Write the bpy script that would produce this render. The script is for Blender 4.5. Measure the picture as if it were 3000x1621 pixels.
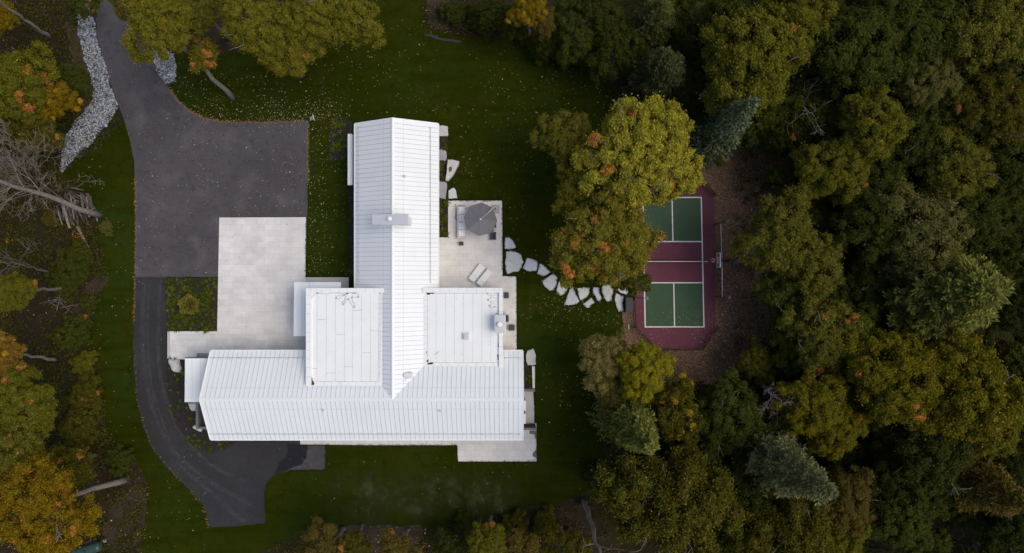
import bpy, math, random
import numpy as np
from mathutils import Vector, Matrix, noise

R = math.radians
random.seed(7)
scene = bpy.context.scene
for o in list(bpy.data.objects):
    bpy.data.objects.remove(o)

# ------------------------------------------------------------------ camera, sky, sun, exposure
H = 70.0            # camera height above the lawn
PPM = 28.27         # photo pixels per metre on the ground
cam_d = bpy.data.cameras.new("camera")
cam = bpy.data.objects.new("camera", cam_d)
scene.collection.objects.link(cam)
cam.location = (0, 0, H)
cam.rotation_euler = (0, 0, 0)
cam_d.sensor_fit = 'HORIZONTAL'
cam_d.angle = 2 * math.atan(3000 / PPM / 2 / H)
cam_d.clip_start = 0.5
cam_d.clip_end = 2000
scene.camera = cam

SUN_ELEV, SUN_AZ = 58, 94       # azimuth clockwise from north (photo's up)
w = bpy.data.worlds.new("World")
scene.world = w
w.use_nodes = True
nt = w.node_tree
sky = nt.nodes.new("ShaderNodeTexSky")
sky.sky_type = 'NISHITA'
sky.sun_disc = False
sky.sun_elevation = R(SUN_ELEV)
sky.sun_rotation = R(SUN_AZ)
sky.air_density = 1.0
sky.dust_density = 4.0
sky.ozone_density = 0.6
hs = nt.nodes.new("ShaderNodeHueSaturation")
hs.inputs['Saturation'].default_value = 1.0
nt.links.new(sky.outputs[0], hs.inputs['Color'])
nt.links.new(hs.outputs[0], nt.nodes["Background"].inputs[0])
nt.nodes["Background"].inputs[1].default_value = 0.112
sl = bpy.data.lights.new("sun", 'SUN')
sl.energy = 0.8
sl.angle = R(40)
sl.color = (1.0, 0.95, 0.82)
sun = bpy.data.objects.new("sun", sl)
scene.collection.objects.link(sun)
sd = Vector((math.sin(R(SUN_AZ)) * math.cos(R(SUN_ELEV)), math.cos(R(SUN_AZ)) * math.cos(R(SUN_ELEV)), math.sin(R(SUN_ELEV))))
sun.rotation_euler = sd.to_track_quat('Z', 'Y').to_euler()
sun.location = (0, 0, 100)
scene.view_settings.view_transform = 'Standard'
scene.view_settings.look = 'None'
scene.view_settings.exposure = 0.36
scene.view_settings.gamma = 1.0
scene.render.engine = 'CYCLES'
scene.cycles.max_bounces = 6
scene.cycles.diffuse_bounces = 3
scene.cycles.glossy_bounces = 2

# ------------------------------------------------------------------ helpers
def W(px, py, z=0.0):
    """photo pixel -> world xy of the point at height z"""
    s = (H - z) / H / PPM
    return ((px - 1500) * s, (810.5 - py) * s)

def link(o):
    scene.collection.objects.link(o)
    return o

def tag(o, label=None, cat=None, group=None, kind=None):
    if label: o['label'] = label
    if cat: o['category'] = cat
    if group: o['group'] = group
    if kind: o['kind'] = kind
    return o

def empty(name, loc, label=None, cat=None, group=None, rz=0.0):
    o = bpy.data.objects.new(name, None)
    o.location = loc
    o.rotation_euler = (0, 0, rz)
    o.empty_display_size = 0.3
    return tag(link(o), label, cat, group)

class MB:
    def __init__(s):
        s.v, s.f, s.m = [], [], []
    def poly(s, pts, mat=0):
        b = len(s.v)
        s.v += [tuple(p) for p in pts]
        s.f.append(tuple(range(b, b + len(pts)))); s.m.append(mat)
    def prism(s, p2, z0, z1, mt=0, ms=None, bottom=True):
        ms = mt if ms is None else ms
        a = sum(p2[i][0] * p2[(i + 1) % len(p2)][1] - p2[(i + 1) % len(p2)][0] * p2[i][1] for i in range(len(p2)))
        if a < 0: p2 = p2[::-1]
        n = len(p2); b = len(s.v)
        s.v += [(x, y, z0) for x, y in p2] + [(x, y, z1) for x, y in p2]
        s.f.append(tuple(range(b + n, b + 2 * n))); s.m.append(mt)
        if bottom:
            s.f.append(tuple(range(b + n - 1, b - 1, -1))); s.m.append(ms)
        for i in range(n):
            j = (i + 1) % n
            s.f.append((b + i, b + j, b + n + j, b + n + i)); s.m.append(ms)
        return s
    def box(s, x0, y0, z0, x1, y1, z1, mat=0, ms=None):
        return s.prism([(min(x0, x1), min(y0, y1)), (max(x0, x1), min(y0, y1)), (max(x0, x1), max(y0, y1)), (min(x0, x1), max(y0, y1))], z0, z1, mat, ms)
    def bevbox(s, x0, y0, z0, x1, y1, z1, b=0.03, mat=0):
        x0, x1 = sorted((x0, x1)); y0, y1 = sorted((y0, y1))
        def ring(i, z):
            return [(x0 + i + b, y0 + i, z), (x1 - i - b, y0 + i, z), (x1 - i, y0 + i + b, z), (x1 - i, y1 - i - b, z), (x1 - i - b, y1 - i, z), (x0 + i + b, y1 - i, z), (x0 + i, y1 - i - b, z), (x0 + i, y0 + i + b, z)]
        rs = [ring(b, z0), ring(0, z0 + b), ring(0, z1 - b), ring(b * .3, z1 - b * .3), ring(b, z1)]
        bb = len(s.v)
        for r_ in rs: s.v += r_
        for k in range(len(rs) - 1):
            for i in range(8):
                j = (i + 1) % 8
                s.f.append((bb + k * 8 + i, bb + k * 8 + j, bb + k * 8 + 8 + j, bb + k * 8 + 8 + i)); s.m.append(mat)
        s.f.append(tuple(bb + 32 + i for i in range(8))); s.m.append(mat)
        s.f.append(tuple(bb + 7 - i for i in range(8))); s.m.append(mat)
        return s
    def tube(s, pts, rad, n=6, mat=0, cap=True):
        pts = [Vector(p) for p in pts]
        if not hasattr(rad, '__len__'): rad = [rad] * len(pts)
        b = len(s.v)
        up = Vector((0, 0, 1))
        for i, p in enumerate(pts):
            d = (pts[min(i + 1, len(pts) - 1)] - pts[max(i - 1, 0)])
            if d.length < 1e-6: d = up.copy()
            d.normalize()
            a = d.cross(up if abs(d.z) < .9 else Vector((1, 0, 0))).normalized()
            c = d.cross(a)
            for k in range(n):
                t = 2 * math.pi * k / n
                s.v.append(tuple(p + (a * math.cos(t) + c * math.sin(t)) * rad[i]))
        for i in range(len(pts) - 1):
            for k in range(n):
                j = (k + 1) % n
                s.f.append((b + i * n + k, b + i * n + j, b + i * n + n + j, b + i * n + n + k)); s.m.append(mat)
        if cap:
            s.f.append(tuple(b + n - 1 - k for k in range(n))); s.m.append(mat)
            e = b + (len(pts) - 1) * n
            s.f.append(tuple(e + k for k in range(n))); s.m.append(mat)
        return s
    def disc(s, c, r0, r1, z0, z1, n=16, mat=0):
        p = [(c[0] + math.cos(2 * math.pi * k / n), c[1] + math.sin(2 * math.pi * k / n)) for k in range(n)]
        b = len(s.v)
        s.v += [(c[0] + (x - c[0]) * r0, c[1] + (y - c[1]) * r0, z0) for x, y in p] + [(c[0] + (x - c[0]) * r1, c[1] + (y - c[1]) * r1, z1) for x, y in p]
        for i in range(n):
            j = (i + 1) % n
            s.f.append((b + i, b + j, b + n + j, b + n + i)); s.m.append(mat)
        s.f.append(tuple(b + n + i for i in range(n))); s.m.append(mat)
        s.f.append(tuple(b + n - 1 - i for i in range(n))); s.m.append(mat)
        return s
    def build(s, name, mats, parent=None, smooth=False, loc=None):
        me = bpy.data.meshes.new(name)
        me.from_pydata(s.v, [], s.f)
        for m in (mats if isinstance(mats, (list, tuple)) else [mats]):
            me.materials.append(m)
        me.polygons.foreach_set('material_index', s.m)
        if smooth: me.polygons.foreach_set('use_smooth', [True] * len(s.f))
        me.update()
        o = link(bpy.data.objects.new(name, me))
        if parent: o.parent = parent
        if loc: o.location = loc
        return o

def dens(poly, step=0.4, jit=0.06, seed=1, freq=0.8):
    out = []
    n = len(poly)
    for i in range(n):
        a = Vector((*poly[i], 0)); b = Vector((*poly[(i + 1) % n], 0))
        L = (b - a).length
        k = max(1, int(L / step))
        for j in range(k):
            p = a.lerp(b, j / k)
            d = noise.noise(Vector((p.x * freq, p.y * freq, seed * 7.1))) + .5 * noise.noise(Vector((p.x * freq * 3, p.y * freq * 3, seed * 3.3)))
            d2 = noise.noise(Vector((p.x * freq, p.y * freq, seed * 7.1 + 50))) + .5 * noise.noise(Vector((p.x * freq * 3, p.y * freq * 3, seed * 3.3 + 9)))
            out.append((p.x + d * jit, p.y + d2 * jit))
    return out

def smooth_poly(pts, it=2):
    for _ in range(it):
        q = []
        n = len(pts)
        for i in range(n):
            a, b = pts[i], pts[(i + 1) % n]
            q += [(a[0] * .75 + b[0] * .25, a[1] * .75 + b[1] * .25), (a[0] * .25 + b[0] * .75, a[1] * .25 + b[1] * .75)]
        pts = q
    return pts

def chaikin_open(pts, it=3):
    for _ in range(it):
        q = [pts[0]]
        for a, b in zip(pts[:-1], pts[1:]):
            q += [(a[0] * .75 + b[0] * .25, a[1] * .75 + b[1] * .25), (a[0] * .25 + b[0] * .75, a[1] * .25 + b[1] * .75)]
        pts = q + [pts[-1]]
    return pts

def WP(pts, z=0.0):
    return [W(x, y, z) for x, y in pts]

def inside(px, py, poly):
    """vectorised even-odd test"""
    r = np.zeros(len(px), bool)
    n = len(poly)
    for i in range(n):
        x1, y1 = poly[i]; x2, y2 = poly[(i + 1) % n]
        if y1 == y2: continue
        c = ((y1 > py) != (y2 > py)) & (px < (x2 - x1) * (py - y1) / (y2 - y1) + x1)
        r ^= c
    return r

# ------------------------------------------------------------------ materials
def mat(name, base, rough=0.8, spec=0.3, metal=0.0, layers=(), bump=None, island=0.0, trans=0.0):
    """layers: (scale, colour, lo, hi[, detail[, stretch]]) noise-masked colours over the base, in world space"""
    m = bpy.data.materials.new(name)
    m.use_nodes = True
    t = m.node_tree; N = t.nodes; L = t.links
    b = N["Principled BSDF"]
    b.inputs['Roughness'].default_value = rough
    b.inputs['Specular IOR Level'].default_value = spec
    b.inputs['Metallic'].default_value = metal
    col = N.new("ShaderNodeRGB"); col.outputs[0].default_value = (*base, 1)
    cur = col.outputs[0]
    geo = N.new("ShaderNodeNewGeometry")
    for ly in layers:
        sc, c, lo, hi = ly[:4]
        det = ly[4] if len(ly) > 4 else 4
        st = ly[5] if len(ly) > 5 else None
        n = N.new("ShaderNodeTexNoise")
        n.inputs['Scale'].default_value = sc
        n.inputs['Detail'].default_value = det
        n.inputs['Roughness'].default_value = .62
        if st:
            mp = N.new("ShaderNodeMapping"); mp.inputs['Scale'].default_value = st
            L.new(geo.outputs['Position'], mp.inputs[0]); L.new(mp.outputs[0], n.inputs['Vector'])
        else:
            L.new(geo.outputs['Position'], n.inputs['Vector'])
        mr = N.new("ShaderNodeMapRange")
        mr.inputs[1].default_value = lo; mr.inputs[2].default_value = hi
        L.new(n.outputs[0], mr.inputs[0])
        mx = N.new("ShaderNodeMix"); mx.data_type = 'RGBA'
        L.new(mr.outputs[0], mx.inputs[0]); L.new(cur, mx.inputs[6]); mx.inputs[7].default_value = (*c, 1)
        cur = mx.outputs[2]
    if island:
        mr = N.new("ShaderNodeMapRange")
        mr.inputs[3].default_value = 1 - island; mr.inputs[4].default_value = 1 + island
        L.new(geo.outputs['Random Per Island'], mr.inputs[0])
        vm = N.new("ShaderNodeVectorMath"); vm.operation = 'SCALE'
        L.new(cur, vm.inputs[0]); L.new(mr.outputs[0], vm.inputs['Scale'])
        cur = vm.outputs[0]
    L.new(cur, b.inputs['Base Color'])
    if bump:
        n = N.new("ShaderNodeTexNoise"); n.inputs['Scale'].default_value = bump[0]; n.inputs['Detail'].default_value = 5
        L.new(geo.outputs['Position'], n.inputs['Vector'])
        bp = N.new("ShaderNodeBump"); bp.inputs['Strength'].default_value = bump[1]; bp.inputs['Distance'].default_value = bump[2]
        L.new(n.outputs[0], bp.inputs['Height']); L.new(bp.outputs[0], b.inputs['Normal'])
    m['cur'] = 0
    return m

def paver_mat(name, c1, c2, mortar, bw, bh, rot=0.0, mort=0.012):
    m = bpy.data.materials.new(name); m.use_nodes = True
    t = m.node_tree; N = t.nodes; L = t.links
    b = N["Principled BSDF"]; b.inputs['Roughness'].default_value = .75; b.inputs['Specular IOR Level'].default_value = .25
    geo = N.new("ShaderNodeNewGeometry")
    mp = N.new("ShaderNodeMapping"); mp.inputs['Rotation'].default_value = (0, 0, rot)
    L.new(geo.outputs['Position'], mp.inputs[0])
    br = N.new("ShaderNodeTexBrick")
    br.inputs['Scale'].default_value = 1
    br.inputs['Brick Width'].default_value = bw; br.inputs['Row Height'].default_value = bh
    br.inputs['Mortar Size'].default_value = mort; br.inputs['Mortar Smooth'].default_value = .3
    br.inputs['Color1'].default_value = (*c1, 1); br.inputs['Color2'].default_value = (*c2, 1); br.inputs['Mortar'].default_value = (*mortar, 1)
    br.offset = .37; br.squash = 1
    L.new(mp.outputs[0], br.inputs['Vector'])
    n = N.new("ShaderNodeTexNoise"); n.inputs['Scale'].default_value = .5; n.inputs['Detail'].default_value = 6; n.inputs['Roughness'].default_value = .65
    L.new(geo.outputs['Position'], n.inputs['Vector'])
    mr = N.new("ShaderNodeMapRange"); mr.inputs[1].default_value = .3; mr.inputs[2].default_value = .7; mr.inputs[3].default_value = .84; mr.inputs[4].default_value = 1.1
    L.new(n.outputs[0], mr.inputs[0])
    n2 = N.new("ShaderNodeTexNoise"); n2.inputs['Scale'].default_value = 9; n2.inputs['Detail'].default_value = 4
    L.new(geo.outputs['Position'], n2.inputs['Vector'])
    mr2 = N.new("ShaderNodeMapRange"); mr2.inputs[1].default_value = .3; mr2.inputs[2].default_value = .7; mr2.inputs[3].default_value = .95; mr2.inputs[4].default_value = 1.04
    L.new(n2.outputs[0], mr2.inputs[0])
    mu = N.new("ShaderNodeMath"); mu.operation = 'MULTIPLY'; L.new(mr.outputs[0], mu.inputs[0]); L.new(mr2.outputs[0], mu.inputs[1])
    vm = N.new("ShaderNodeVectorMath"); vm.operation = 'SCALE'
    L.new(br.outputs['Color'], vm.inputs[0]); L.new(mu.outputs[0], vm.inputs['Scale'])
    L.new(vm.outputs[0], b.inputs['Base Color'])
    return m

def leaf_mat(name, accent, trans=0.36):
    """foliage: object colour, varied by leaf and by clump; object alpha = share of clumps in the accent colour"""
    m = bpy.data.materials.new(name); m.use_nodes = True
    t = m.node_tree; N = t.nodes; L = t.links
    N.remove(N["Principled BSDF"])
    oi = N.new("ShaderNodeObjectInfo"); at = N.new("ShaderNodeAttribute"); at.attribute_name = 'clump'
    geo = N.new("ShaderNodeNewGeometry")
    lt = N.new("ShaderNodeMath"); lt.operation = 'LESS_THAN'
    L.new(at.outputs['Fac'], lt.inputs[0]); L.new(oi.outputs['Alpha'], lt.inputs[1])
    mx = N.new("ShaderNodeMix"); mx.data_type = 'RGBA'
    L.new(lt.outputs[0], mx.inputs[0]); L.new(oi.outputs['Color'], mx.inputs[6]); mx.inputs[7].default_value = (*accent, 1)
    # hue drift by leaf
    hv = N.new("ShaderNodeHueSaturation")
    mh = N.new("ShaderNodeMapRange"); mh.inputs[3].default_value = .475; mh.inputs[4].default_value = .525
    sm = N.new("ShaderNodeMath"); sm.operation = 'MULTIPLY'; sm.inputs[1].default_value = 7.31
    fr = N.new("ShaderNodeMath"); fr.operation = 'FRACT'
    L.new(geo.outputs['Random Per Island'], sm.inputs[0]); L.new(sm.outputs[0], fr.inputs[0]); L.new(fr.outputs[0], mh.inputs[0])
    L.new(mh.outputs[0], hv.inputs['Hue'])
    m1 = N.new("ShaderNodeMapRange"); m1.inputs[3].default_value = .6; m1.inputs[4].default_value = 1.4
    L.new(geo.outputs['Random Per Island'], m1.inputs[0])
    m2 = N.new("ShaderNodeMapRange"); m2.inputs[3].default_value = .84; m2.inputs[4].default_value = 1.16
    s3 = N.new("ShaderNodeMath"); s3.operation = 'MULTIPLY'; s3.inputs[1].default_value = 13.7
    f3 = N.new("ShaderNodeMath"); f3.operation = 'FRACT'
    L.new(at.outputs['Fac'], s3.inputs[0]); L.new(s3.outputs[0], f3.inputs[0]); L.new(f3.outputs[0], m2.inputs[0])
    mu = N.new("ShaderNodeMath"); mu.operation = 'MULTIPLY'
    L.new(m1.outputs[0], mu.inputs[0]); L.new(m2.outputs[0], mu.inputs[1])
    L.new(mu.outputs[0], hv.inputs['Value'])
    L.new(mx.outputs[2], hv.inputs['Color'])
    d = N.new("ShaderNodeBsdfDiffuse"); tr = N.new("ShaderNodeBsdfTranslucent"); gl = N.new("ShaderNodeBsdfGlossy")
    gl.inputs['Roughness'].default_value = .5
    L.new(hv.outputs[0], d.inputs['Color']); L.new(hv.outputs[0], tr.inputs['Color'])
    ms = N.new("ShaderNodeMixShader"); ms.inputs[0].default_value = trans
    L.new(d.outputs[0], ms.inputs[1]); L.new(tr.outputs[0], ms.inputs[2])
    ms2 = N.new("ShaderNodeMixShader"); ms2.inputs[0].default_value = .005
    L.new(ms.outputs[0], ms2.inputs[1]); L.new(gl.outputs[0], ms2.inputs[2])
    L.new(ms2.outputs[0], N["Material Output"].inputs['Surface'])
    return m

GRASS_D = (.0155, .0205, .0010)
m_soil = mat('forest_floor', (.032, .024, .016), 1.0, 0, layers=[(.12, (.024, .027, .008), .42, .62), (1.2, (.048, .036, .024), .5, .72, 6), (9, (.012, .009, .006), .5, .7)], bump=(6, .6, .08))
m_lawn = mat('lawn_grass', (.0205, .0265, .0016), 1.0, 0.0, layers=[
    (.06, (.0240, .0420, .0072), .42, .66), (.22, (.0330, .0350, .0024), .46, .68, 6),
    (1.0, (.0140, .0195, .0010), .52, .72, 5), (.7, (.0330, .0430, .0085), .58, .78, 5, (1, .18, 1)), (.9, (.0165, .0215, .0012), .5, .7, 4, (.16, 1, 1)), (7, (.0370, .0470, .0060), .55, .8, 4, (1, 1, 1)), (22, (.0095, .0140, .0008), .5, .72, 2)], bump=(30, .5, .03))
m_mulch = mat('bark_mulch', (.215, .130, .088), 1.0, 0, layers=[(.35, (.130, .108, .060), .45, .62), (3, (.270, .170, .118), .5, .7, 6), (9, (.045, .032, .024), .46, .62), (30, (.30, .24, .20), .66, .75)], bump=(9, .6, .06))
m_bed = mat('dark_mulch', (.034, .030, .032), .95, .1, layers=[(2, (.026, .022, .022), .45, .65), (12, (.052, .046, .048), .5, .72), (28, (.012, .010, .010), .52, .66)], bump=(14, .6, .04))
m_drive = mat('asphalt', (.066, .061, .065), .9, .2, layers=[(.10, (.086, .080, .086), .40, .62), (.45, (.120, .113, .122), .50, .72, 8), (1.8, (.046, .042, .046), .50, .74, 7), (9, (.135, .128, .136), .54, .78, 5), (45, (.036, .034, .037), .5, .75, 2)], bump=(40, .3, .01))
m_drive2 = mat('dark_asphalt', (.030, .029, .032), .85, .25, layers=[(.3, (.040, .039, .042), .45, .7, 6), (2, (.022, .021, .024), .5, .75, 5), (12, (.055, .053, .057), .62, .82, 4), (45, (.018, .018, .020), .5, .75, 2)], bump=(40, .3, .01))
m_apron = mat('dry_asphalt', (.058, .056, .061), .9, .2, layers=[(.9, (.075, .073, .078), .45, .7, 7), (2, (.042, .041, .045), .5, .75, 6)])
m_wet = mat('wet_asphalt', (.010, .010, .014), .5, .25, layers=[(1.5, (.014, .014, .018), .5, .7)])
m_pave = paver_mat('pale_pavers', (.71, .695, .675), (.63, .62, .605), (.54, .53, .515), 1.2, .60)
m_pave2 = paver_mat('patio_pavers', (.735, .71, .69), (.675, .655, .635), (.54, .525, .51), 1.25, .56)
m_pave3 = paver_mat('terrace_pavers', (.68, .67, .655), (.62, .61, .60), (.46, .45, .44), .78, .62)
m_porch = mat('porch_concrete', (.48, .47, .465), .7, .3, layers=[(.9, (.42, .415, .415), .45, .7, 6)])
m_conc = mat('grey_concrete', (.18, .172, .19), .8, .25, layers=[(2, (.13, .125, .135), .45, .7, 6)])
m_concd = mat('dark_concrete', (.055, .053, .06), .8, .25, layers=[(2, (.042, .04, .046), .45, .7, 6)])
m_stone = mat('pale_stone', (.58, .60, .63), .85, .2, layers=[(.9, (.50, .52, .55), .42, .66, 6), (5, (.66, .675, .69), .5, .75, 6), (22, (.40, .415, .435), .56, .74, 3)], bump=(12, .4, .03))
m_stonew = mat('cream_stone', (.70, .71, .64), .85, .2, layers=[(1.2, (.62, .63, .57), .45, .66, 6), (20, (.50, .50, .46), .58, .76, 3)], bump=(12, .4, .03))
m_rock = mat('boulder_stone', (.56, .56, .55), .85, .2, layers=[(1.5, (.46, .46, .46), .45, .7, 6), (9, (.36, .35, .34), .58, .78, 5)], bump=(5, .7, .08))
m_rockstain = mat('brown_stain', (.16, .11, .06), .9, .1, layers=[(8, (.09, .06, .035), .45, .65)])
m_rubble = mat('rubble_stone', (.27, .285, .305), .85, .2, layers=[(6, (.19, .20, .215), .45, .7)], island=.75)
m_gbase = mat('gravel_bed', (.035, .036, .040), .95, .1, layers=[(10, (.08, .082, .088), .5, .7)])
m_white = mat('white_metal', (.805, .838, .855), .5, .3, layers=[(.35, (.765, .80, .82), .45, .7, 6), (4, (.775, .805, .82), .5, .75, 5), (1.2, (.74, .765, .78), .6, .85, 7, (1, .25, 1))])
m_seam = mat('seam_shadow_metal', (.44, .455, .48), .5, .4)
m_trim = mat('white_trim', (.82, .84, .845), .4, .4)
m_memb = mat('white_membrane', (.80, .822, .812), .6, .3, layers=[(.5, (.755, .777, .772), .45, .7, 6), (3.5, (.775, .79, .785), .5, .75, 6), (1.3, (.69, .69, .675), .62, .84, 7)])
m_membg = mat('grey_flashing', (.68, .69, .71), .6, .3, layers=[(1.5, (.60, .61, .63), .45, .7, 6)])
m_joint = mat('roof_joint', (.30, .29, .29), .8, .2, layers=[(3, (.55, .54, .54), .42, .6)])
m_rust = mat('exposed_membrane', (.085, .045, .038), .9, .1, layers=[(6, (.05, .03, .028), .45, .65), (11, (.20, .15, .14), .62, .72)])
m_cable = mat('grey_cable', (.30, .30, .30), .6, .3)
m_clip = mat('cable_clip', (.45, .45, .44), .6, .3)
m_steel = mat('galvanised_steel', (.56, .58, .61), .4, .5, metal=.35, layers=[(1.5, (.50, .52, .55), .45, .7)])
m_black = mat('black_metal', (.018, .018, .02), .5, .4)
m_dark = mat('charcoal', (.055, .055, .068), .6, .3, layers=[(4, (.046, .046, .056), .45, .7)])
m_wall = mat('white_siding', (.72, .72, .71), .7, .3)
m_glass = mat('window_glass', (.03, .035, .04), .08, .6)
m_cush = mat('white_cushion', (.86, .86, .85), .9, .1, layers=[(3, (.81, .81, .80), .45, .7)])
m_sofaf = mat('sofa_frame', (.68, .61, .59), .6, .3)
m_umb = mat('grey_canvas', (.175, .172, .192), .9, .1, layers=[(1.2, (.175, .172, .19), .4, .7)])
m_umb_lit = mat('lit_grey_canvas', (.225, .218, .236), .9, .1, layers=[(1.2, (.212, .205, .221), .4, .7)])  # paler copy of the canvas, light painted onto the lower panels
for _m in (m_umb, m_umb_lit):
    _t = _m.node_tree; _o = _t.nodes["Material Output"]; _b = _t.nodes["Principled BSDF"]
    _tr = _t.nodes.new("ShaderNodeBsdfTranslucent"); _tr.inputs['Color'].default_value = (.62, .60, .62, 1)
    _x = _t.nodes.new("ShaderNodeMixShader"); _x.inputs[0].default_value = .30
    _t.links.new(_b.outputs[0], _x.inputs[1]); _t.links.new(_tr.outputs[0], _x.inputs[2]); _t.links.new(_x.outputs[0], _o.inputs['Surface'])
m_teak = mat('pale_wood', (.62, .58, .42), .6, .3)
m_loung = mat('lounger_cushion', (.84, .85, .84), .85, .1, layers=[(2, (.79, .80, .79), .4, .7)])
m_base = mat('umbrella_base_stone', (.42, .41, .40), .8, .2)
m_maroon = mat('maroon_court', (.135, .047, .068), .9, .1, layers=[(.25, (.152, .057, .079), .42, .65, 5), (2, (.118, .041, .060), .5, .75, 6), (14, (.16, .064, .084), .62, .8)])
m_green = mat('green_court', (.055, .098, .059), .9, .1, layers=[(.25, (.064, .109, .066), .42, .65, 5), (2, (.048, .086, .052), .5, .75, 6), (14, (.073, .118, .073), .62, .8)])
m_line = mat('line_paint', (.72, .72, .71), .7, .2)
m_net = mat('net_cord', (.02, .02, .022), .8, .2)
m_orange = mat('orange_rim', (.50, .09, .05), .5, .3)
m_acryl = mat('clear_board', (.22, .20, .21), .1, .5)
m_bark = mat('grey_bark', (.17, .145, .125), .95, .1, layers=[(6, (.10, .085, .075), .45, .65), (18, (.24, .21, .185), .55, .75)], bump=(10, .6, .04))
m_barkp = mat('pale_bark', (.235, .205, .18), .95, .1, layers=[(5, (.14, .12, .105), .46, .65), (20, (.30, .27, .245), .55, .75)], bump=(10, .5, .03))
m_dead = mat('dead_wood', (.40, .375, .35), .95, .1, layers=[(5, (.27, .25, .235), .46, .65)])
m_barkd = mat('dark_bark', (.045, .038, .034), .95, .1, layers=[(6, (.03, .025, .022), .45, .65)])
m_twig = mat('bare_twig', (.175, .145, .118), .95, .1, island=.3)
m_log = mat('weathered_log', (.15, .13, .115), .95, .1, layers=[(7, (.09, .075, .066), .45, .65, 4, (1, 1, 1)), (25, (.21, .19, .17), .55, .75)])
m_log2 = mat('dark_log', (.085, .072, .062), .95, .1, layers=[(7, (.045, .038, .034), .45, .65), (25, (.13, .115, .10), .55, .75)])
m_log3 = mat('pale_log', (.24, .21, .18), .95, .1, layers=[(7, (.15, .13, .11), .45, .65), (25, (.30, .27, .235), .55, .75)])
m_logend = mat('log_end', (.27, .235, .20), .9, .1)
m_tank = mat('green_tank_paint', (.026, .062, .046), .42, .5, layers=[(2, (.021, .050, .038), .45, .7)])
m_pad = mat('tank_pad', (.105, .088, .072), .9, .2, layers=[(3, (.085, .072, .06), .45, .7)])
m_yel = mat('reflective_yellow', (.55, .56, .28), .5, .3)
m_litter = mat('litter_leaf', (.31, .19, .12), .9, .05, island=.85)
m_fallen = mat('fallen_leaf', (.24, .225, .11), .9, .05, island=.8, layers=[(40, (.28, .27, .20), .5, .55), (31, (.19, .155, .025), .56, .60)])
m_fallen2 = mat('russet_leaf', (.24, .13, .055), .85, .1, island=.5)
m_blade = mat('grass_blade', (.020, .027, .0018), .9, .1, island=.5)
m_leaf_o = leaf_mat('foliage_orange_tips', (.56, .235, .055))
m_leaf_y = leaf_mat('foliage_yellow_tips', (.44, .29, .022))
m_needle = leaf_mat('needles', (.10, .07, .03), .1)
m_fern = leaf_mat('fern_leaf', (.14, .15, .012))

# ------------------------------------------------------------------ ground and sheets
def sheet(name, poly, z, m):
    mb = MB()
    a = sum(poly[i][0] * poly[(i + 1) % len(poly)][1] - poly[(i + 1) % len(poly)][0] * poly[i][1] for i in range(len(poly)))
    if a < 0: poly = poly[::-1]
    mb.poly([(x, y, z) for x, y in poly])
    return tag(mb.build(name, m), kind='structure')

sheet('ground', [(-400, -400), (400, -400), (400, 400), (-400, 400)], 0, m_soil)
LAWN = [(183, 507), (230, 560), (262, 590), (280, 640), (283, 700), (300, 760), (310, 800), (295, 850), (275, 900), (262, 960), (262, 1010), (272, 1060), (287, 1081), (298, 1130), (302, 1180), (310, 1250), (335, 1300), (385, 1330), (420, 1380), (436, 1430), (430, 1500), (418, 1560), (405, 1621), (405, 1740), (730, 1740), (765, 1621), (820, 1590), (900, 1560), (960, 1535), (1020, 1540), (1100, 1550), (1230, 1552), (1300, 1540), (1400, 1515), (1500, 1500), (1560, 1480), (1650, 1468), (1700, 1448), (1740, 1415), (1775, 1375), (1768, 1300), (1755, 1240), (1755, 1180), (1765, 1100), (1790, 1050), (1832, 1000), (1832, 920), (1850, 870), (1850, 760), (1855, 500), (1840, 380), (1806, 310), (1807, 270), (1790, 235), (1740, 200), (1700, 165), (1640, 150), (1590, 120), (1510, 105), (1420, 118), (1350, 100), (1290, 92), (1245, 70), (1243, -80), (1000, -80), (1000, 30), (900, 70), (800, 110), (700, 150), (640, 165), (560, 130), (510, 150), (500, 240), (420, 300), (300, 420)]
lawn_w = WP(LAWN)
lawn_j = dens(lawn_w, .5, .22, 3, .6)
sheet('lawn', lawn_j, .02, m_lawn)

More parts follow.
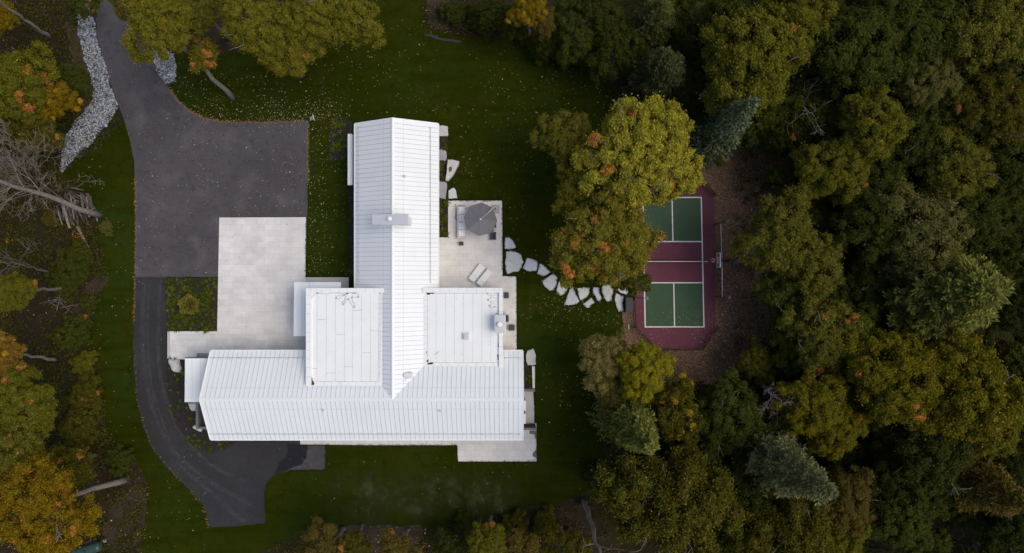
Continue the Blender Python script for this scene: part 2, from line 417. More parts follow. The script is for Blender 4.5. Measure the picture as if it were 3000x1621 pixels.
# worn, greyer turf on the lower lawn (its own sparse grass)
def sparse_mat():
    m = bpy.data.materials.new('worn_turf'); m.use_nodes = True
    t = m.node_tree; N = t.nodes; L = t.links; b = N["Principled BSDF"]; b.inputs['Roughness'].default_value = .95; b.inputs['Specular IOR Level'].default_value = .08
    geo = N.new("ShaderNodeNewGeometry"); at = N.new("ShaderNodeAttribute"); at.attribute_name = 'edge'
    def nz(sc, lo, hi, det=6):
        n = N.new("ShaderNodeTexNoise"); n.inputs['Scale'].default_value = sc; n.inputs['Detail'].default_value = det; n.inputs['Roughness'].default_value = .65
        L.new(geo.outputs['Position'], n.inputs['Vector'])
        r = N.new("ShaderNodeMapRange"); r.inputs[1].default_value = lo; r.inputs[2].default_value = hi; L.new(n.outputs[0], r.inputs[0]); return r.outputs[0]
    def mix(f, a, c):
        x = N.new("ShaderNodeMix"); x.data_type = 'RGBA'; L.new(f, x.inputs[0])
        if isinstance(a, tuple): x.inputs[6].default_value = (*a, 1)
        else: L.new(a, x.inputs[6])
        x.inputs[7].default_value = (*c, 1); return x.outputs[2]
    c = mix(nz(.3, .4, .65), (.034, .042, .0095), (.046, .053, .020))
    c = mix(nz(1.1, .56, .78), c, (.085, .088, .048))
    c = mix(nz(9, .5, .75), c, (.022, .029, .005))
    L.new(c, b.inputs['Base Color'])
    tr = N.new("ShaderNodeBsdfTransparent"); ms = N.new("ShaderNodeMixShader")
    mu = N.new("ShaderNodeMath"); mu.operation = 'MULTIPLY'; L.new(at.outputs['Fac'], mu.inputs[0])
    ad = N.new("ShaderNodeMapRange"); ad.inputs[3].default_value = .0; ad.inputs[4].default_value = 1; L.new(nz(.45, .40, .60, 8), ad.inputs[0]); L.new(ad.outputs[0], mu.inputs[1])
    L.new(mu.outputs[0], ms.inputs[0]); L.new(tr.outputs[0], ms.inputs[1]); L.new(b.outputs[0], ms.inputs[2])
    L.new(ms.outputs[0], N["Material Output"].inputs['Surface'])
    return m
def patch(name, x0, y0, x1, y1, z, m, nx=24, ny=12, soft=2):
    vs, fs, at = [], [], []
    for j in range(ny + 1):
        for i in range(nx + 1):
            p = W(x0 + (x1 - x0) * i / nx, y0 + (y1 - y0) * j / ny)
            vs.append((*p, z))
            at.append(min(1, min(i, nx - i) / soft) * min(1, min(j, ny - j) / soft))
    for j in range(ny):
        for i in range(nx):
            a = j * (nx + 1) + i
            fs.append((a, a + nx + 1, a + nx + 2, a + 1))
    me = bpy.data.meshes.new(name); me.from_pydata(vs, [], fs); me.materials.append(m)
    a = me.attributes.new('edge', 'FLOAT', 'POINT'); a.data.foreach_set('value', at)
    return tag(link(bpy.data.objects.new(name, me)), kind='structure')
m_worn = sparse_mat()
patch('worn_turf', 940, 1362, 1570, 1560, .026, m_worn, 24, 12, 4)

DRIVE = [(288, -90), (280, 60), (283, 95), (297, 150), (313, 210), (332, 265), (349, 311), (366, 360), (380, 410), (393, 470), (397, 540), (398, 620), (396, 812),
         (640, 812), (644, 637), (900, 637), (902, 540), (903, 354), (800, 357), (720, 358), (650, 356), (600, 347), (560, 328), (520, 295), (500, 265), (485, 240), (465, 215), (440, 170), (425, 115), (412, 70), (415, -90)]
drive_j = dens(WP(DRIVE), .5, .05, 5, 1.2)
sheet('driveway', drive_j, .035, m_drive)
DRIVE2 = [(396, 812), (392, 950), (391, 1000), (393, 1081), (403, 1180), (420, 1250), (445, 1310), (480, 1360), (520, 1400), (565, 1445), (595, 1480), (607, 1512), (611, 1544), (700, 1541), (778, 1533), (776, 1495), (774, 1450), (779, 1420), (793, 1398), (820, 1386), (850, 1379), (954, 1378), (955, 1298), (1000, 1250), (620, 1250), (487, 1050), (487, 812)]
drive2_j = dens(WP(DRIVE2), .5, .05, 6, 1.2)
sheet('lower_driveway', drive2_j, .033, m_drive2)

# tyre tracks worn paler along the lower drive
def track_mat():
    m = bpy.data.materials.new('tyre_wear'); m.use_nodes = True
    t = m.node_tree; N = t.nodes; L = t.links; b = N["Principled BSDF"]; b.inputs['Roughness'].default_value = .9; b.inputs['Base Color'].default_value = (.085, .083, .088, 1)
    geo = N.new("ShaderNodeNewGeometry"); at = N.new("ShaderNodeAttribute"); at.attribute_name = 'edge'
    n = N.new("ShaderNodeTexNoise"); n.inputs['Scale'].default_value = 1.6; n.inputs['Detail'].default_value = 7; n.inputs['Roughness'].default_value = .7
    L.new(geo.outputs['Position'], n.inputs['Vector'])
    r = N.new("ShaderNodeMapRange"); r.inputs[1].default_value = .35; r.inputs[2].default_value = .75; r.inputs[4].default_value = .75; L.new(n.outputs[0], r.inputs[0])
    mu = N.new("ShaderNodeMath"); mu.operation = 'MULTIPLY'; L.new(at.outputs['Fac'], mu.inputs[0]); L.new(r.outputs[0], mu.inputs[1])
    tr = N.new("ShaderNodeBsdfTransparent"); ms = N.new("ShaderNodeMixShader")
    L.new(mu.outputs[0], ms.inputs[0]); L.new(tr.outputs[0], ms.inputs[1]); L.new(b.outputs[0], ms.inputs[2]); L.new(ms.outputs[0], N["Material Output"].inputs['Surface'])
    return m
m_track = track_mat()
def track(pts, width, z, fade=4):
    p = [Vector((*W(*q), 0)) for q in chaikin_open(pts, 3)]
    vs, fs, at = [], [], []
    n = len(p)
    for i, q in enumerate(p):
        d = (p[min(i + 1, n - 1)] - p[max(i - 1, 0)]).normalized()
        s = Vector((-d.y, d.x, 0))
        f = min(1, i / fade) * min(1, (n - 1 - i) / fade)
        for k, a in ((-1, 0), (-.35, 1), (.35, 1), (1, 0)):
            c = q + s * k * width / 2
            vs.append((c.x, c.y, z)); at.append(a * f)
    for i in range(n - 1):
        for k in range(3):
            fs.append((i * 4 + k, i * 4 + k + 1, i * 4 + 5 + k, i * 4 + 4 + k))
    me = bpy.data.meshes.new('tyre_track'); me.from_pydata(vs, [], fs); me.materials.append(m_track)
    a = me.attributes.new('edge', 'FLOAT', 'POINT'); a.data.foreach_set('value', at)
    return tag(link(bpy.data.objects.new('tyre_track', me)), kind='structure')
track([(425, 812), (420, 900), (418, 1000), (425, 1100), (445, 1190), (480, 1280), (530, 1350), (600, 1400), (660, 1440), (740, 1480)], .75, .041)
track([(472, 812), (468, 900), (462, 1000), (468, 1100), (492, 1190), (530, 1270), (590, 1340), (660, 1390), (730, 1410)], .6, .042)
track([(505, 1345), (570, 1400), (640, 1460), (690, 1510), (720, 1530)], .7, .043)
track([(440, 812), (432, 930), (433, 1060), (455, 1180), (500, 1290)], .4, .044)
# leaf drift colours and spilled water on the lower drive
WETP = [(842, 1300), (903, 1302), (897, 1340), (885, 1360), (862, 1368), (838, 1378), (815, 1388), (804, 1392), (811, 1372), (818, 1356), (832, 1346), (842, 1330)]
sheet('dry_apron', dens(WP([(868, 1300), (953, 1301), (953, 1376), (846, 1377), (880, 1350)]), .2, .12, 19, 2), .0365, m_apron)
sheet('wet_patch', dens(WP(WETP), .15, .12, 9, 2.5), .039, m_wet)
for i, (x, y, a, b_) in enumerate([(1240, 92, 1, .12)]):
    pass

# paved terraces: real slabs a little proud of the ground
def slab(name, pts, z0, z1, m):
    return tag(MB().prism(WP(pts), z0, z1).build(name, m), kind='structure')
slab('parking_terrace', [(643.5, 638), (898, 637), (896, 800), (896, 1060), (700, 1060), (492, 1051), (492, 971), (637, 971)], 0, .085, m_pave)
slab('porch', [(896.5, 813), (1022, 813), (1022, 850), (896.5, 850)], 0, .12, m_porch)
slab('patio', [(1313, 588.5), (1471, 588), (1473, 809), (1513, 810), (1514, 1040), (1278, 1040), (1278, 696), (1313, 696)], 0, .085, m_pave2)
slab('terrace', [(880, 1240), (1571, 1240), (1572, 1352), (1341, 1352), (1340, 1304), (1100, 1304), (960, 1303), (880, 1302)], 0, .085, m_pave3)
slab('side_patio', [(1500, 1146), (1562, 1146), (1565, 1190), (1566, 1241), (1500, 1241)], 0, .085, m_porch)
# stone coping along the terrace's driveway end
slab('terrace_kerb', [(492, 971), (500, 971), (500, 1051), (492, 1051)], .086, .13, m_porch)

BEDS = {
    'square_bed': [(486, 814), (638, 815), (636, 971), (486, 971)],
    'corner_bed': [(967, 353), (1031, 353), (1031, 471), (964, 471)],
    'wall_bed': [(1026, 540), (1042, 540), (1042, 812), (1024, 812)],
    'east_bed': [(1278, 368), (1311, 368), (1311, 696), (1278, 696)],
    'curved_bed': smooth_poly([(484, 1050), (575, 1048), (620, 1200), (690, 1285), (688, 1303), (650, 1320), (610, 1328), (575, 1315), (545, 1285), (515, 1240), (495, 1180), (488, 1110)], 1),
    'end_bed': [(1528, 1073), (1560, 1073), (1560, 1140), (1528, 1140)],
}
for k, p in BEDS.items():
    sheet('planting_bed', dens(WP(p), .4, .05, len(k), 1.5), .045, m_bed)
MULCH = [(1834, 905), (1834, 1000), (1790, 1055), (1840, 1110), (1960, 1140), (2100, 1125), (2230, 1070), (2275, 960), (2280, 820), (2262, 640), (2300, 500), (2290, 400), (2180, 430), (2100, 470), (2040, 495), (1950, 480), (1860, 480), (1853, 760), (1852, 870)]
sheet('mulch_path', dens(WP(MULCH), .35, 1.1, 11, .45), .012 + .014, m_mulch)
# bare bank beside the driveway mouth and a trodden patch by the tank
m_bank = mat('bare_bank', (.075, .055, .035), .95, .1, layers=[(.5, (.045, .036, .022), .45, .62, 6), (5, (.10, .078, .052), .55, .75, 5), (14, (.03, .022, .015), .52, .7)])
m_bank2 = mat('leafy_soil', (.050, .036, .027), .95, .1, layers=[(.5, (.030, .026, .014), .45, .62, 6), (5, (.075, .056, .042), .55, .75, 5), (16, (.02, .015, .011), .52, .7)])
sheet('soil_bank', dens(WP([(215, 40), (235, 110), (262, 210), (280, 275), (262, 312), (215, 345), (240, 290), (225, 215), (205, 150), (190, 80)]), .3, .25, 12, .9), .012, m_bank)
sheet('soil_patch', dens(WP([(340, 1460), (400, 1425), (425, 1440), (430, 1500), (410, 1600), (330, 1620), (300, 1560)]), .3, .3, 13, .9), .028, m_bank2)
sheet('soil_patch', dens(WP([(235, 870), (290, 800), (318, 812), (290, 860), (262, 930), (255, 1060), (200, 1050), (190, 930)]), .3, .35, 14, .9), .028, m_bank2)
sheet('soil_patch', dens(WP([(1248, -60), (1400, -60), (1300, 40), (1315, 70), (1290, 85), (1250, 65)]), .3, .3, 15, .9), .028, m_bank2)
sheet('soil_patch', dens(WP([(1000, 1600), (1010, 1545), (1230, 1535), (1240, 1580), (1180, 1621), (1100, 1680)]), .3, .3, 16, .9), .028, m_bank2)
sheet('soil_patch', dens(WP([(1745, 160), (1790, 150), (1830, 260), (1820, 330), (1800, 300), (1790, 235)]), .3, .3, 17, .9), .028, m_bank2)

# ------------------------------------------------------------------ rubble strips beside the driveway (uncountable stones)
GRAV1 = [(212, -60), (222, 20), (230, 70), (233, 110), (242, 155), (256, 190), (266, 215), (279, 275), (262, 310), (225, 350), (197, 395), (184, 450), (182, 507), (215, 470), (275, 415), (320, 360), (349, 313), (330, 265), (312, 210), (295, 140), (281, 85), (279, 40), (285, -60)]
GRAV2 = [(408, 70), (425, 112), (440, 165), (468, 215), (490, 245), (514, 240), (519, 200), (508, 160), (480, 140), (452, 100), (432, 60), (412, 40)]
def stones(name, poly_px, n, seed, rmin=.035, rmax=.09):
    rng = np.random.default_rng(seed)
    poly = WP(poly_px)
    xs = [p[0] for p in poly]; ys = [p[1] for p in poly]
    px = rng.uniform(min(xs) - .2, max(xs) + .2, n * 4); py = rng.uniform(min(ys), max(ys), n * 4)
    ok = inside(px, py, dens(poly, .4, .25, seed, 1.3))
    px, py = px[ok][:n], py[ok][:n]
    base = np.array([(0, 0, 1), (.9, 0, .35), (.3, .85, .35), (-.72, .52, .35), (-.72, -.52, .35), (.3, -.85, .35), (.75, .5, -.3), (-.3, .85, -.3), (-.9, 0, -.3), (-.3, -.85, -.3), (.75, -.5, -.3)])
    tri = [(0, 1, 2), (0, 2, 3), (0, 3, 4), (0, 4, 5), (0, 5, 1), (1, 6, 2), (2, 7, 3), (3, 8, 4), (4, 9, 5), (5, 10, 1), (2, 6, 7), (3, 7, 8), (4, 8, 9), (5, 9, 10), (1, 10, 6)]
    V, F = [], []
    for x, y in zip(px, py):
        r = rng.uniform(rmin, rmax) * (1.35 if rng.random() < .08 else 1)
        a = rng.uniform(0, 6.28); ca, sa = math.cos(a), math.sin(a)
        s = base * (1 + rng.uniform(-.25, .25, base.shape)) * (r * rng.uniform(.9, 1.4), r, r * rng.uniform(.5, .9))
        q = np.stack([s[:, 0] * ca - s[:, 1] * sa + x, s[:, 0] * sa + s[:, 1] * ca + y, s[:, 2] + r * .3 + .02 + rng.uniform(0, .1)], 1)
        b = len(V); V += [tuple(c) for c in q]; F += [(i + b, j + b, k + b) for i, j, k in tri]
    me = bpy.data.meshes.new(name); me.from_pydata(V, [], F); me.materials.append(m_rubble)
    return tag(link(bpy.data.objects.new(name, me)), kind='stuff')
sheet('gravel_bed', dens(WP(GRAV1), .4, .1, 21, 1), .03, m_gbase)
sheet('gravel_bed', dens(WP(GRAV2), .4, .1, 22, 1), .038, m_gbase)
stones('rubble_gravel', GRAV1, 7500, 5)
stones('rubble_gravel', GRAV2, 1900, 6)

# ------------------------------------------------------------------ house
house = empty('house', (*W(1200, 1000), 0), 'large white metal roofed house of crossing gabled and flat roofed wings', 'house')
HL = Vector(house.location)
def part(mb, name, mats, parent=house, smooth=False, label=None):
    o = mb.build(name, mats, parent, smooth)
    if parent is house: o.location = -HL
    if label: o['label'] = label
    return o
ZE, ZR, TH = 4.0, 6.3, .12
NX, NHW, NY0, NY1 = -11.28, 4.06, 14.92, -11.52     # north wing: ridge x, half width, y ends
EY, EHW, EX0, EX1 = -11.60, 4.33, -29.45, 1.06      # long wing: ridge y, half width, x ends
def gable(along, c, hw, a, b, rib, name):
    """standing-seam gable roof running along axis 'x' or 'y'"""
    def P(u, v, z):            # u along ridge, v across
        return (u, c + v, z) if along == 'x' else (c + v, u, z)
    mb = MB()
    lo, hi = sorted((a, b))
    for s in (-1, 1):
        q = [P(lo, 0, ZR), P(hi, 0, ZR), P(hi, s * hw, ZE), P(lo, s * hw, ZE)]
        q2 = [(x, y, z - TH) for x, y, z in q]
        flip = (s > 0) == (along == 'x')
        mb.poly(q[::-1] if not flip else q, 0) if False else None
        n = (Vector(q[1]) - Vector(q[0])).cross(Vector(q[2]) - Vector(q[1]))
        top = q if n.z > 0 else q[::-1]
        mb.poly(top, 0); mb.poly([(x, y, z - TH) for x, y, z in top[::-1]], 0)
        for i in range(4):
            j = (i + 1) % 4
            mb.poly([q[i], q[j], q2[j], q2[i]], 2)
        # seams
        L = math.hypot(hw, ZR - ZE)
        nv = ((ZR - ZE) / L * s, hw / L)       # outward normal in (v,z)
        k = int((hi - lo) / rib)
        for i in range(1, k):
            u = lo + (hi - lo) * i / k
            w_, h_ = .015, .03
            c0 = [(u - w_, 0.10 * s), (u + w_, 0.10 * s), (u + w_, s * (hw - .01)), (u - w_, s * (hw - .01))]
            def up(u_, v_, d):
                z_ = ZR - (ZR - ZE) * abs(v_) / hw
                return P(u_, v_ + nv[0] * d, z_ + nv[1] * d)
            lowr = [up(*p, .001) for p in c0]; upr = [up(*p, h_) for p in c0]
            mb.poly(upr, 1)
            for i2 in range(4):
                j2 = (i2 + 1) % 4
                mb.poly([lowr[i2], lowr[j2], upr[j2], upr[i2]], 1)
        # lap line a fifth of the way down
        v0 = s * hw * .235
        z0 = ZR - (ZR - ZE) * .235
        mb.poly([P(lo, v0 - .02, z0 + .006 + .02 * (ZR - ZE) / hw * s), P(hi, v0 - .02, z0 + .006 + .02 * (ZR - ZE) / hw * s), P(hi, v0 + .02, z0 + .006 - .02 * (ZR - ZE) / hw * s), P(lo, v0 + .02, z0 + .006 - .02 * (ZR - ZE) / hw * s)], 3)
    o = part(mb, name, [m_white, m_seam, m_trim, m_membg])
    # ridge cap, eave gutters and gable trims
    rc = MB()
    for s in (-1, 1):
        dv, dz = s * .16, .16 * (ZR - ZE) / hw
        rc.poly([P(lo, 0, ZR + .05), P(hi, 0, ZR + .05), P(hi, dv, ZR - dz + .045), P(lo, dv, ZR - dz + .045)][::(1 if (Vector(P(hi, 0, 0)) - Vector(P(lo, 0, 0))).cross(Vector(P(hi, dv, 0)) - Vector(P(hi, 0, 0))).z > 0 else -1)], 0)
        rc.poly([P(lo, dv, ZR - dz + .045), P(hi, dv, ZR - dz + .045), P(hi, dv, ZR - dz), P(lo, dv, ZR - dz)], 0)
    c_ = rc.build('ridge_cap', m_trim, o)
    for s in (-1, 1):
        g = MB()
        p0, p1 = P(lo, s * (hw + .002), ZE), P(hi, s * (hw + .10), ZE)
        g.box(p0[0], p0[1], ZE - .13, p1[0], p1[1], ZE - .02)
        g.build('gutter', m_trim, o)
    for e in (lo, hi):
        t_ = MB()
        sg = -1 if e == lo else 1
        for s in (-1, 1):
            q = [P(e, 0, ZR + .05), P(e, s * hw, ZE + .05), P(e, s * hw, ZE - .18), P(e, 0, ZR - .18)]
            q2 = [P(e + sg * .07, 0, ZR + .05), P(e + sg * .07, s * hw, ZE + .05), P(e + sg * .07, s * hw, ZE - .18), P(e + sg * .07, 0, ZR - .18)]
            t_.poly(q); t_.poly(q2[::-1])
            for i in range(4):
                j = (i + 1) % 4
                t_.poly([q[i], q2[i], q2[j], q[j]])
        t_.build('barge_board', m_trim, o)
    return o, P
roofN, PN = gable('y', NX, NHW, NY0, NY1, .445, 'gable_roof')
roofE, PE = gable('x', EY, EHW, EX0, EX1, .452, 'gable_roof')

def guard(roof, P, hw, c, u0, u1, s, off):
    v = s * (hw - off)
    z = ZR - (ZR - ZE) * abs(v) / hw
    mb = MB()
    mb.tube([P(u0, v, z + .13), P(u1, v, z + .13)], .022, 6)
    n = int(abs(u1 - u0) / .9)
    for i in range(n + 1):
        u = u0 + (u1 - u0) * i / n
        mb.tube([P(u, v - s * .12, z + .13 + .02), P(u, v, z + .12), P(u, v + s * .02, z + .0)], .022, 4)
    mb.build('snow_guard', m_steel, roof)
guard(roofN, PN, NHW, NX, NY0 - .4, -.55, -1, .42)
guard(roofN, PN, NHW, NX, NY0 - .5, -.55, 1, .68)
guard(roofE, PE, EHW, EY, EX0 + .2, -19.9, 1, .62)
guard(roofE, PE, EHW, EY, -.7, EX1 - .2, 1, .62)
guard(roofE, PE, EHW, EY, EX0 + .2, EX1 - .3, -1, .62)

def roofpts(pts, z): return [(*W(x, y, z), z) for x, y in pts]
# --- flat roofed blocks
FW, FE = 5.72, 4.76
def strip(mb, pts, z, wd, mat_i):
    """thin joint line laid on the membrane"""
    for a, b in zip(pts[:-1], pts[1:]):
        a = Vector((*W(*a, z), 0)); b = Vector((*W(*b, z), 0))
        d = (b - a).normalized(); s = Vector((-d.y, d.x, 0)) * wd / 2
        q = [a - s, b - s, b + s, a + s]
        mb.poly([(p.x, p.y, z) for p in q], mat_i)
wl = MB()
x0, y0 = W(897, 845, FW); x1, y1 = W(1121, 1131, FW)
wl.prism([(x0 + .1, y0 - .1), (x1 - .05, y0 - .1), (x1 - .05, y1 + .05), (x0 + .1, y1 + .05)], ZE - .6, FW - .02, 1)
wl.prism([(x0 + .1, y0 - .1), (x1 - .05, y0 - .1), (x1 - .05, y1 + .05), (x0 + .1, y1 + .05)], FW - .019, FW, 0)
def cornerblob(mb, px, z, mi, seed=1):
    mb.poly([(*p, z) for p in ccw(dens(WP(px, z), .1, .07, seed, 4))], mi)
def ccw(p):
    a = sum(p[i][0] * p[(i + 1) % len(p)][1] - p[(i + 1) % len(p)][0] * p[i][1] for i in range(len(p)))
    return p if a > 0 else p[::-1]
zz = FW + .004
for x, ya, yb in ((929, 862, 1119), (956.4, 862, 1119), (983, 862, 1119), (1009.5, 862, 1119), (1033.5, 862, 1119), (1059, 862, 1119), (1085.6, 862, 1119)):
    strip(wl, [(x, ya), (x - .6, yb)], zz, .022, 3)
for xa, xb, y in ((929, 956, 936), (983, 1009, 979.5), (1033.5, 1059, 909.6), (1086, 1110, 969.5), (956, 983, 1093), (1059, 1086, 1034), (915, 929, 1080), (1009, 1033, 1075)):
    strip(wl, [(xa, y), (xb, y)], zz, .03, 3)
# grey flashing strips against the two gables
wl.poly([(*p, zz + .004) for p in ccw(WP([(1110, 862), (1119, 862), (1114, 1118), (1106, 1118)], zz))], 4)
for y in (876, 890, 905, 920, 935, 950, 972, 990, 1010, 1030, 1052, 1075, 1095):
    strip(wl, [(1108, y), (1119, y)], zz + .008, .02, 3)
wl.poly([(*p, zz + .004) for p in ccw(WP([(912, 1119), (1110, 1119), (1114, 1130), (912, 1130)], zz))], 0)
strip(wl, [(912, 1118.5), (1110, 1118.5)], zz + .008, .03, 3)
for x in (928, 950, 971, 997, 1022, 1046, 1074, 1100):
    strip(wl, [(x, 1119), (x, 1129)], zz + .008, .02, 3)
for x, y, L_ in ((926, 858.5, 8), (986, 858.5, 7), (1027, 858.5, 16), (1110, 858.5, 5)):
    cornerblob(wl, [(x, y - 1), (x + L_, y - 1), (x + L_, y + 1), (x, y + 1)], zz + .012, 2, x)
cornerblob(wl, [(910, 1086), (913, 1100), (916, 1116), (922, 1124), (920, 1129), (909, 1130)], zz + .012, 2, 5)
cornerblob(wl, [(909.5, 877), (912, 879), (911.5, 888), (909.5, 886)], zz + .012, 2, 6)
cornerblob(wl, [(908.8, 938), (911, 939), (911, 950), (909, 948)], zz + .012, 2, 7)
strip(wl, [(911, 862), (911, 1000), (910.5, 1086)], zz + .016, .03, 2)
flatW = part(wl, 'flat_roof', [m_memb, m_wall, m_rust, m_joint, m_membg])
pw = MB()
zt = FW + .2
a0, a1 = W(896, 844.5, zt), W(1122.5, 857.5, zt)
pw.box(a0[0], a0[1], FW - .4, a1[0], a1[1], zt)
b0, b1 = W(896, 857.5, zt), W(911, 1131, zt)
pw.box(b0[0], b0[1] - .002, FW - .4, b1[0], b1[1], zt - .003)
zz = zt + .004
for x in (909, 928, 941, 968, 994, 1017, 1043, 1070, 1097, 1114):
    strip(pw, [(x, 845), (x + 1, 857)], zz, .02, 1)
for y in (865, 892, 919, 947, 974, 1001, 1027, 1052, 1078, 1104):
    strip(pw, [(896.5, y), (909.5, y)], zz, .02, 1)
pw.build('parapet', [m_memb, m_joint], flatW)

el = MB()
x0, y0 = W(1238, 844.5, FE); x1, y1 = W(1472, 1075, FE)
el.prism([(x0 + .05, y0 - .1), (x1 - .1, y0 - .1), (x1 - .1, y1 + .05), (x0 + .05, y1 + .05)], ZE - .8, FE - .02, 1)
el.prism([(x0 + .05, y0 - .1), (x1 - .1, y0 - .1), (x1 - .1, y1 + .05), (x0 + .05, y1 + .05)], FE - .019, FE, 0)
zz = FE + .004
for x in (1278, 1305, 1331.6, 1358, 1385.5, 1412, 1438):
    strip(el, [(x, 860), (x - .3, 1063)], zz, .022, 3)
strip(el, [(1252, 860), (1461, 860)], zz + .004, .03, 3)
strip(el, [(1252.5, 860), (1253, 1062)], zz + .004, .03, 3)
strip(el, [(1252, 1062.5), (1461, 1062.5)], zz + .004, .03, 3)
for y in (880, 897, 915, 932, 949, 966, 984, 1004, 1022, 1040):
    strip(el, [(1241, y), (1252, y)], zz + .004, .02, 3)
for x in (1270, 1293, 1318, 1344, 1370, 1396, 1421, 1446):
    strip(el, [(x, 1063), (x, 1073)], zz + .004, .02, 3)
cornerblob(el, [(1245, 857), (1275, 858), (1270, 861), (1262, 861), (1257, 864), (1252, 864)], zz + .012, 2, 2)
cornerblob(el, [(1249, 1056), (1256, 1054), (1256, 1060), (1250, 1062)], zz + .012, 2, 3)
cornerblob(el, [(1252, 1063), (1269, 1062), (1268, 1067), (1253, 1069)], zz + .012, 2, 4)
cornerblob(el, [(1248.5, 1028), (1250.5, 1029), (1250.5, 1036), (1248.5, 1035)], zz + .012, 2, 5)
cornerblob(el, [(1458.5, 1002), (1460.5, 1003), (1460.5, 1018), (1458.5, 1016)], zz + .012, 2, 6)
cornerblob(el, [(1456.5, 1040), (1460.5, 1038), (1460.5, 1056), (1457.5, 1054)], zz + .012, 2, 7)
strip(el, [(1273, 1039), (1281, 1034), (1286, 1029)], zz + .012, .03, 2)
for x, y in ((1418.5, 908), (1337, 875), (1310, 882), (1430, 985), (1433, 999), (1353, 1037), (1431, 1010)):
    p = W(x, y, zz); el.disc(p, .035, .03, zz, zz + .02, 8, 3)
flatE = part(el, 'flat_roof', [m_memb, m_wall, m_rust, m_joint, m_membg])
pe = MB()
zt = FE + .2
a0, a1 = W(1237, 843.5, zt), W(1473.5, 858, zt)
pe.box(a0[0], a0[1], FE - .5, a1[0], a1[1], zt)
b0, b1 = W(1461.5, 858, zt), W(1473.5, 1077, zt)
pe.box(b0[0], b0[1] - .002, FE - .5, b1[0], b1[1], zt - .003)
zz = zt + .004
for x in (1268, 1291, 1316, 1343, 1369, 1396, 1423, 1449, 1461):
    strip(pe, [(x, 844), (x + .5, 858)], zz, .02, 1)
for y in (867, 893.5, 912.5, 990, 1016, 1042, 1064):
    strip(pe, [(1462, y), (1473, y)], zz, .02, 1)
pe.build('parapet', [m_memb, m_joint], flatE)
# roof hatch on the lower flat roof
hx, hy = W(1366.5, 985.5, FE)
hb = MB()
hb.box(hx - .46, hy - .48, FE + .003, hx + .46, hy + .48, FE + .05, 1)
hb.bevbox(hx - .30, hy - .32, FE + .05, hx + .30, hy + .32, FE + .30, .03, 0)
hb.bevbox(hx - .24, hy - .26, FE + .301, hx + .24, hy + .26, FE + .36, .03, 2)
hb.build('roof_hatch', [m_membg, m_memb, m_steel], flatE)
# heating cables looped on the flat roofs
def cable(roof, pts, z, clips=()):
    mb = MB()
    p = [(*W(x, y, z), z) for x, y in chaikin_open(pts, 3)]
    mb.tube(p, .013, 5)
    for x, y in clips:
        c = W(x, y, z); mb.disc(c, .10, .08, z - .01, z + .03, 10, 1)
    mb.build('heating_cable', [m_cable, m_clip], roof)
cable(flatW, [(911, 890), (912, 875), (918, 864), (928, 860), (945, 861), (958, 862), (972, 859.5), (990, 858.5), (1010, 859.5), (1030, 858), (1044, 858), (1050, 863), (1052, 869), (1049, 872), (1040, 871), (1030, 872), (1031, 880), (1037, 888), (1041, 896), (1040, 902), (1035, 901), (1030, 894), (1025, 882), (1020, 877), (1015, 880), (1010, 890), (1006, 893), (1002, 891), (1004, 884), (1011, 879), (1015, 872), (1013, 867), (1008, 865), (1000, 869), (995, 876), (990, 878), (985, 875), (986, 869), (995, 865), (1008, 864)], FW + .03, ((1009.5, 864.5), (985, 874), (1030.5, 872), (1020.5, 877), (1005, 892), (1038, 900), (1049.5, 870.5)))
mbv = MB(); c = W(1018, 860.5, FW); mbv.disc(c, .07, .07, FW, FW + .15, 10); mbv.build('drain_pipe', m_black, flatW)
cable(flatE, [(1458, 860), (1450, 857), (1440, 856.5), (1431, 858), (1428, 862), (1431, 866), (1438, 868), (1446, 865), (1454, 864), (1460, 867), (1460, 873), (1452, 875), (1444, 871), (1437, 872), (1431, 877), (1431, 881), (1437, 885), (1447, 883), (1455, 882), (1460, 885), (1459, 892), (1450, 891), (1440, 890), (1434, 893), (1433, 899), (1439, 903), (1449, 900), (1457, 901), (1460, 907), (1456, 918)], FE + .03, ((1428, 860), (1430, 879), (1434, 896), (1455, 920), (1449, 899)))
# chimneys
def chimney(parent, cap_px, z0, zc, flue_px, body_in, m_body, rise=.32, fr=.20):
    (xa, ya), (xb, yb) = cap_px
    p0, p1 = W(xa, ya, zc), W(xb, yb, zc)
    mb = MB()
    mb.box(p0[0] + body_in, p0[1] - body_in, z0, p1[0] - body_in, p1[1] + body_in, zc - .09)
    ch = mb.build('chimney', m_body, parent)
    cp = MB()
    cp.bevbox(p0[0], p0[1], zc - .088, p1[0], p1[1], zc, .02)
    cp.build('chimney_cap', m_steel, ch)
    fz = zc + rise
    f = W(*flue_px, fz)
    fl = MB()
    fl.disc(f, fr * .75, fr * .75, zc + .001, fz - .12, 20, 1)
    fl.disc(f, fr, fr, fz - .12, fz - .03, 20, 0)
    fl.disc(f, fr * .96, fr * .55, fz - .029, fz + .01, 20, 0)
    fl.build('flue', [m_trim, m_black], ch)
    return ch
part_dummy = None
ch1 = chimney(roofN, ((1090, 628), (1196.5, 659)), ZE + .8, 8.3, (1141, 641), .12, m_trim, .35)
# flashing kerb round the main chimney's foot
ch2 = chimney(flatE, ((1448.5, 922.5), (1481.5, 975.5)), .1, 6.1, (1464, 951), .06, m_trim, .45, .235)
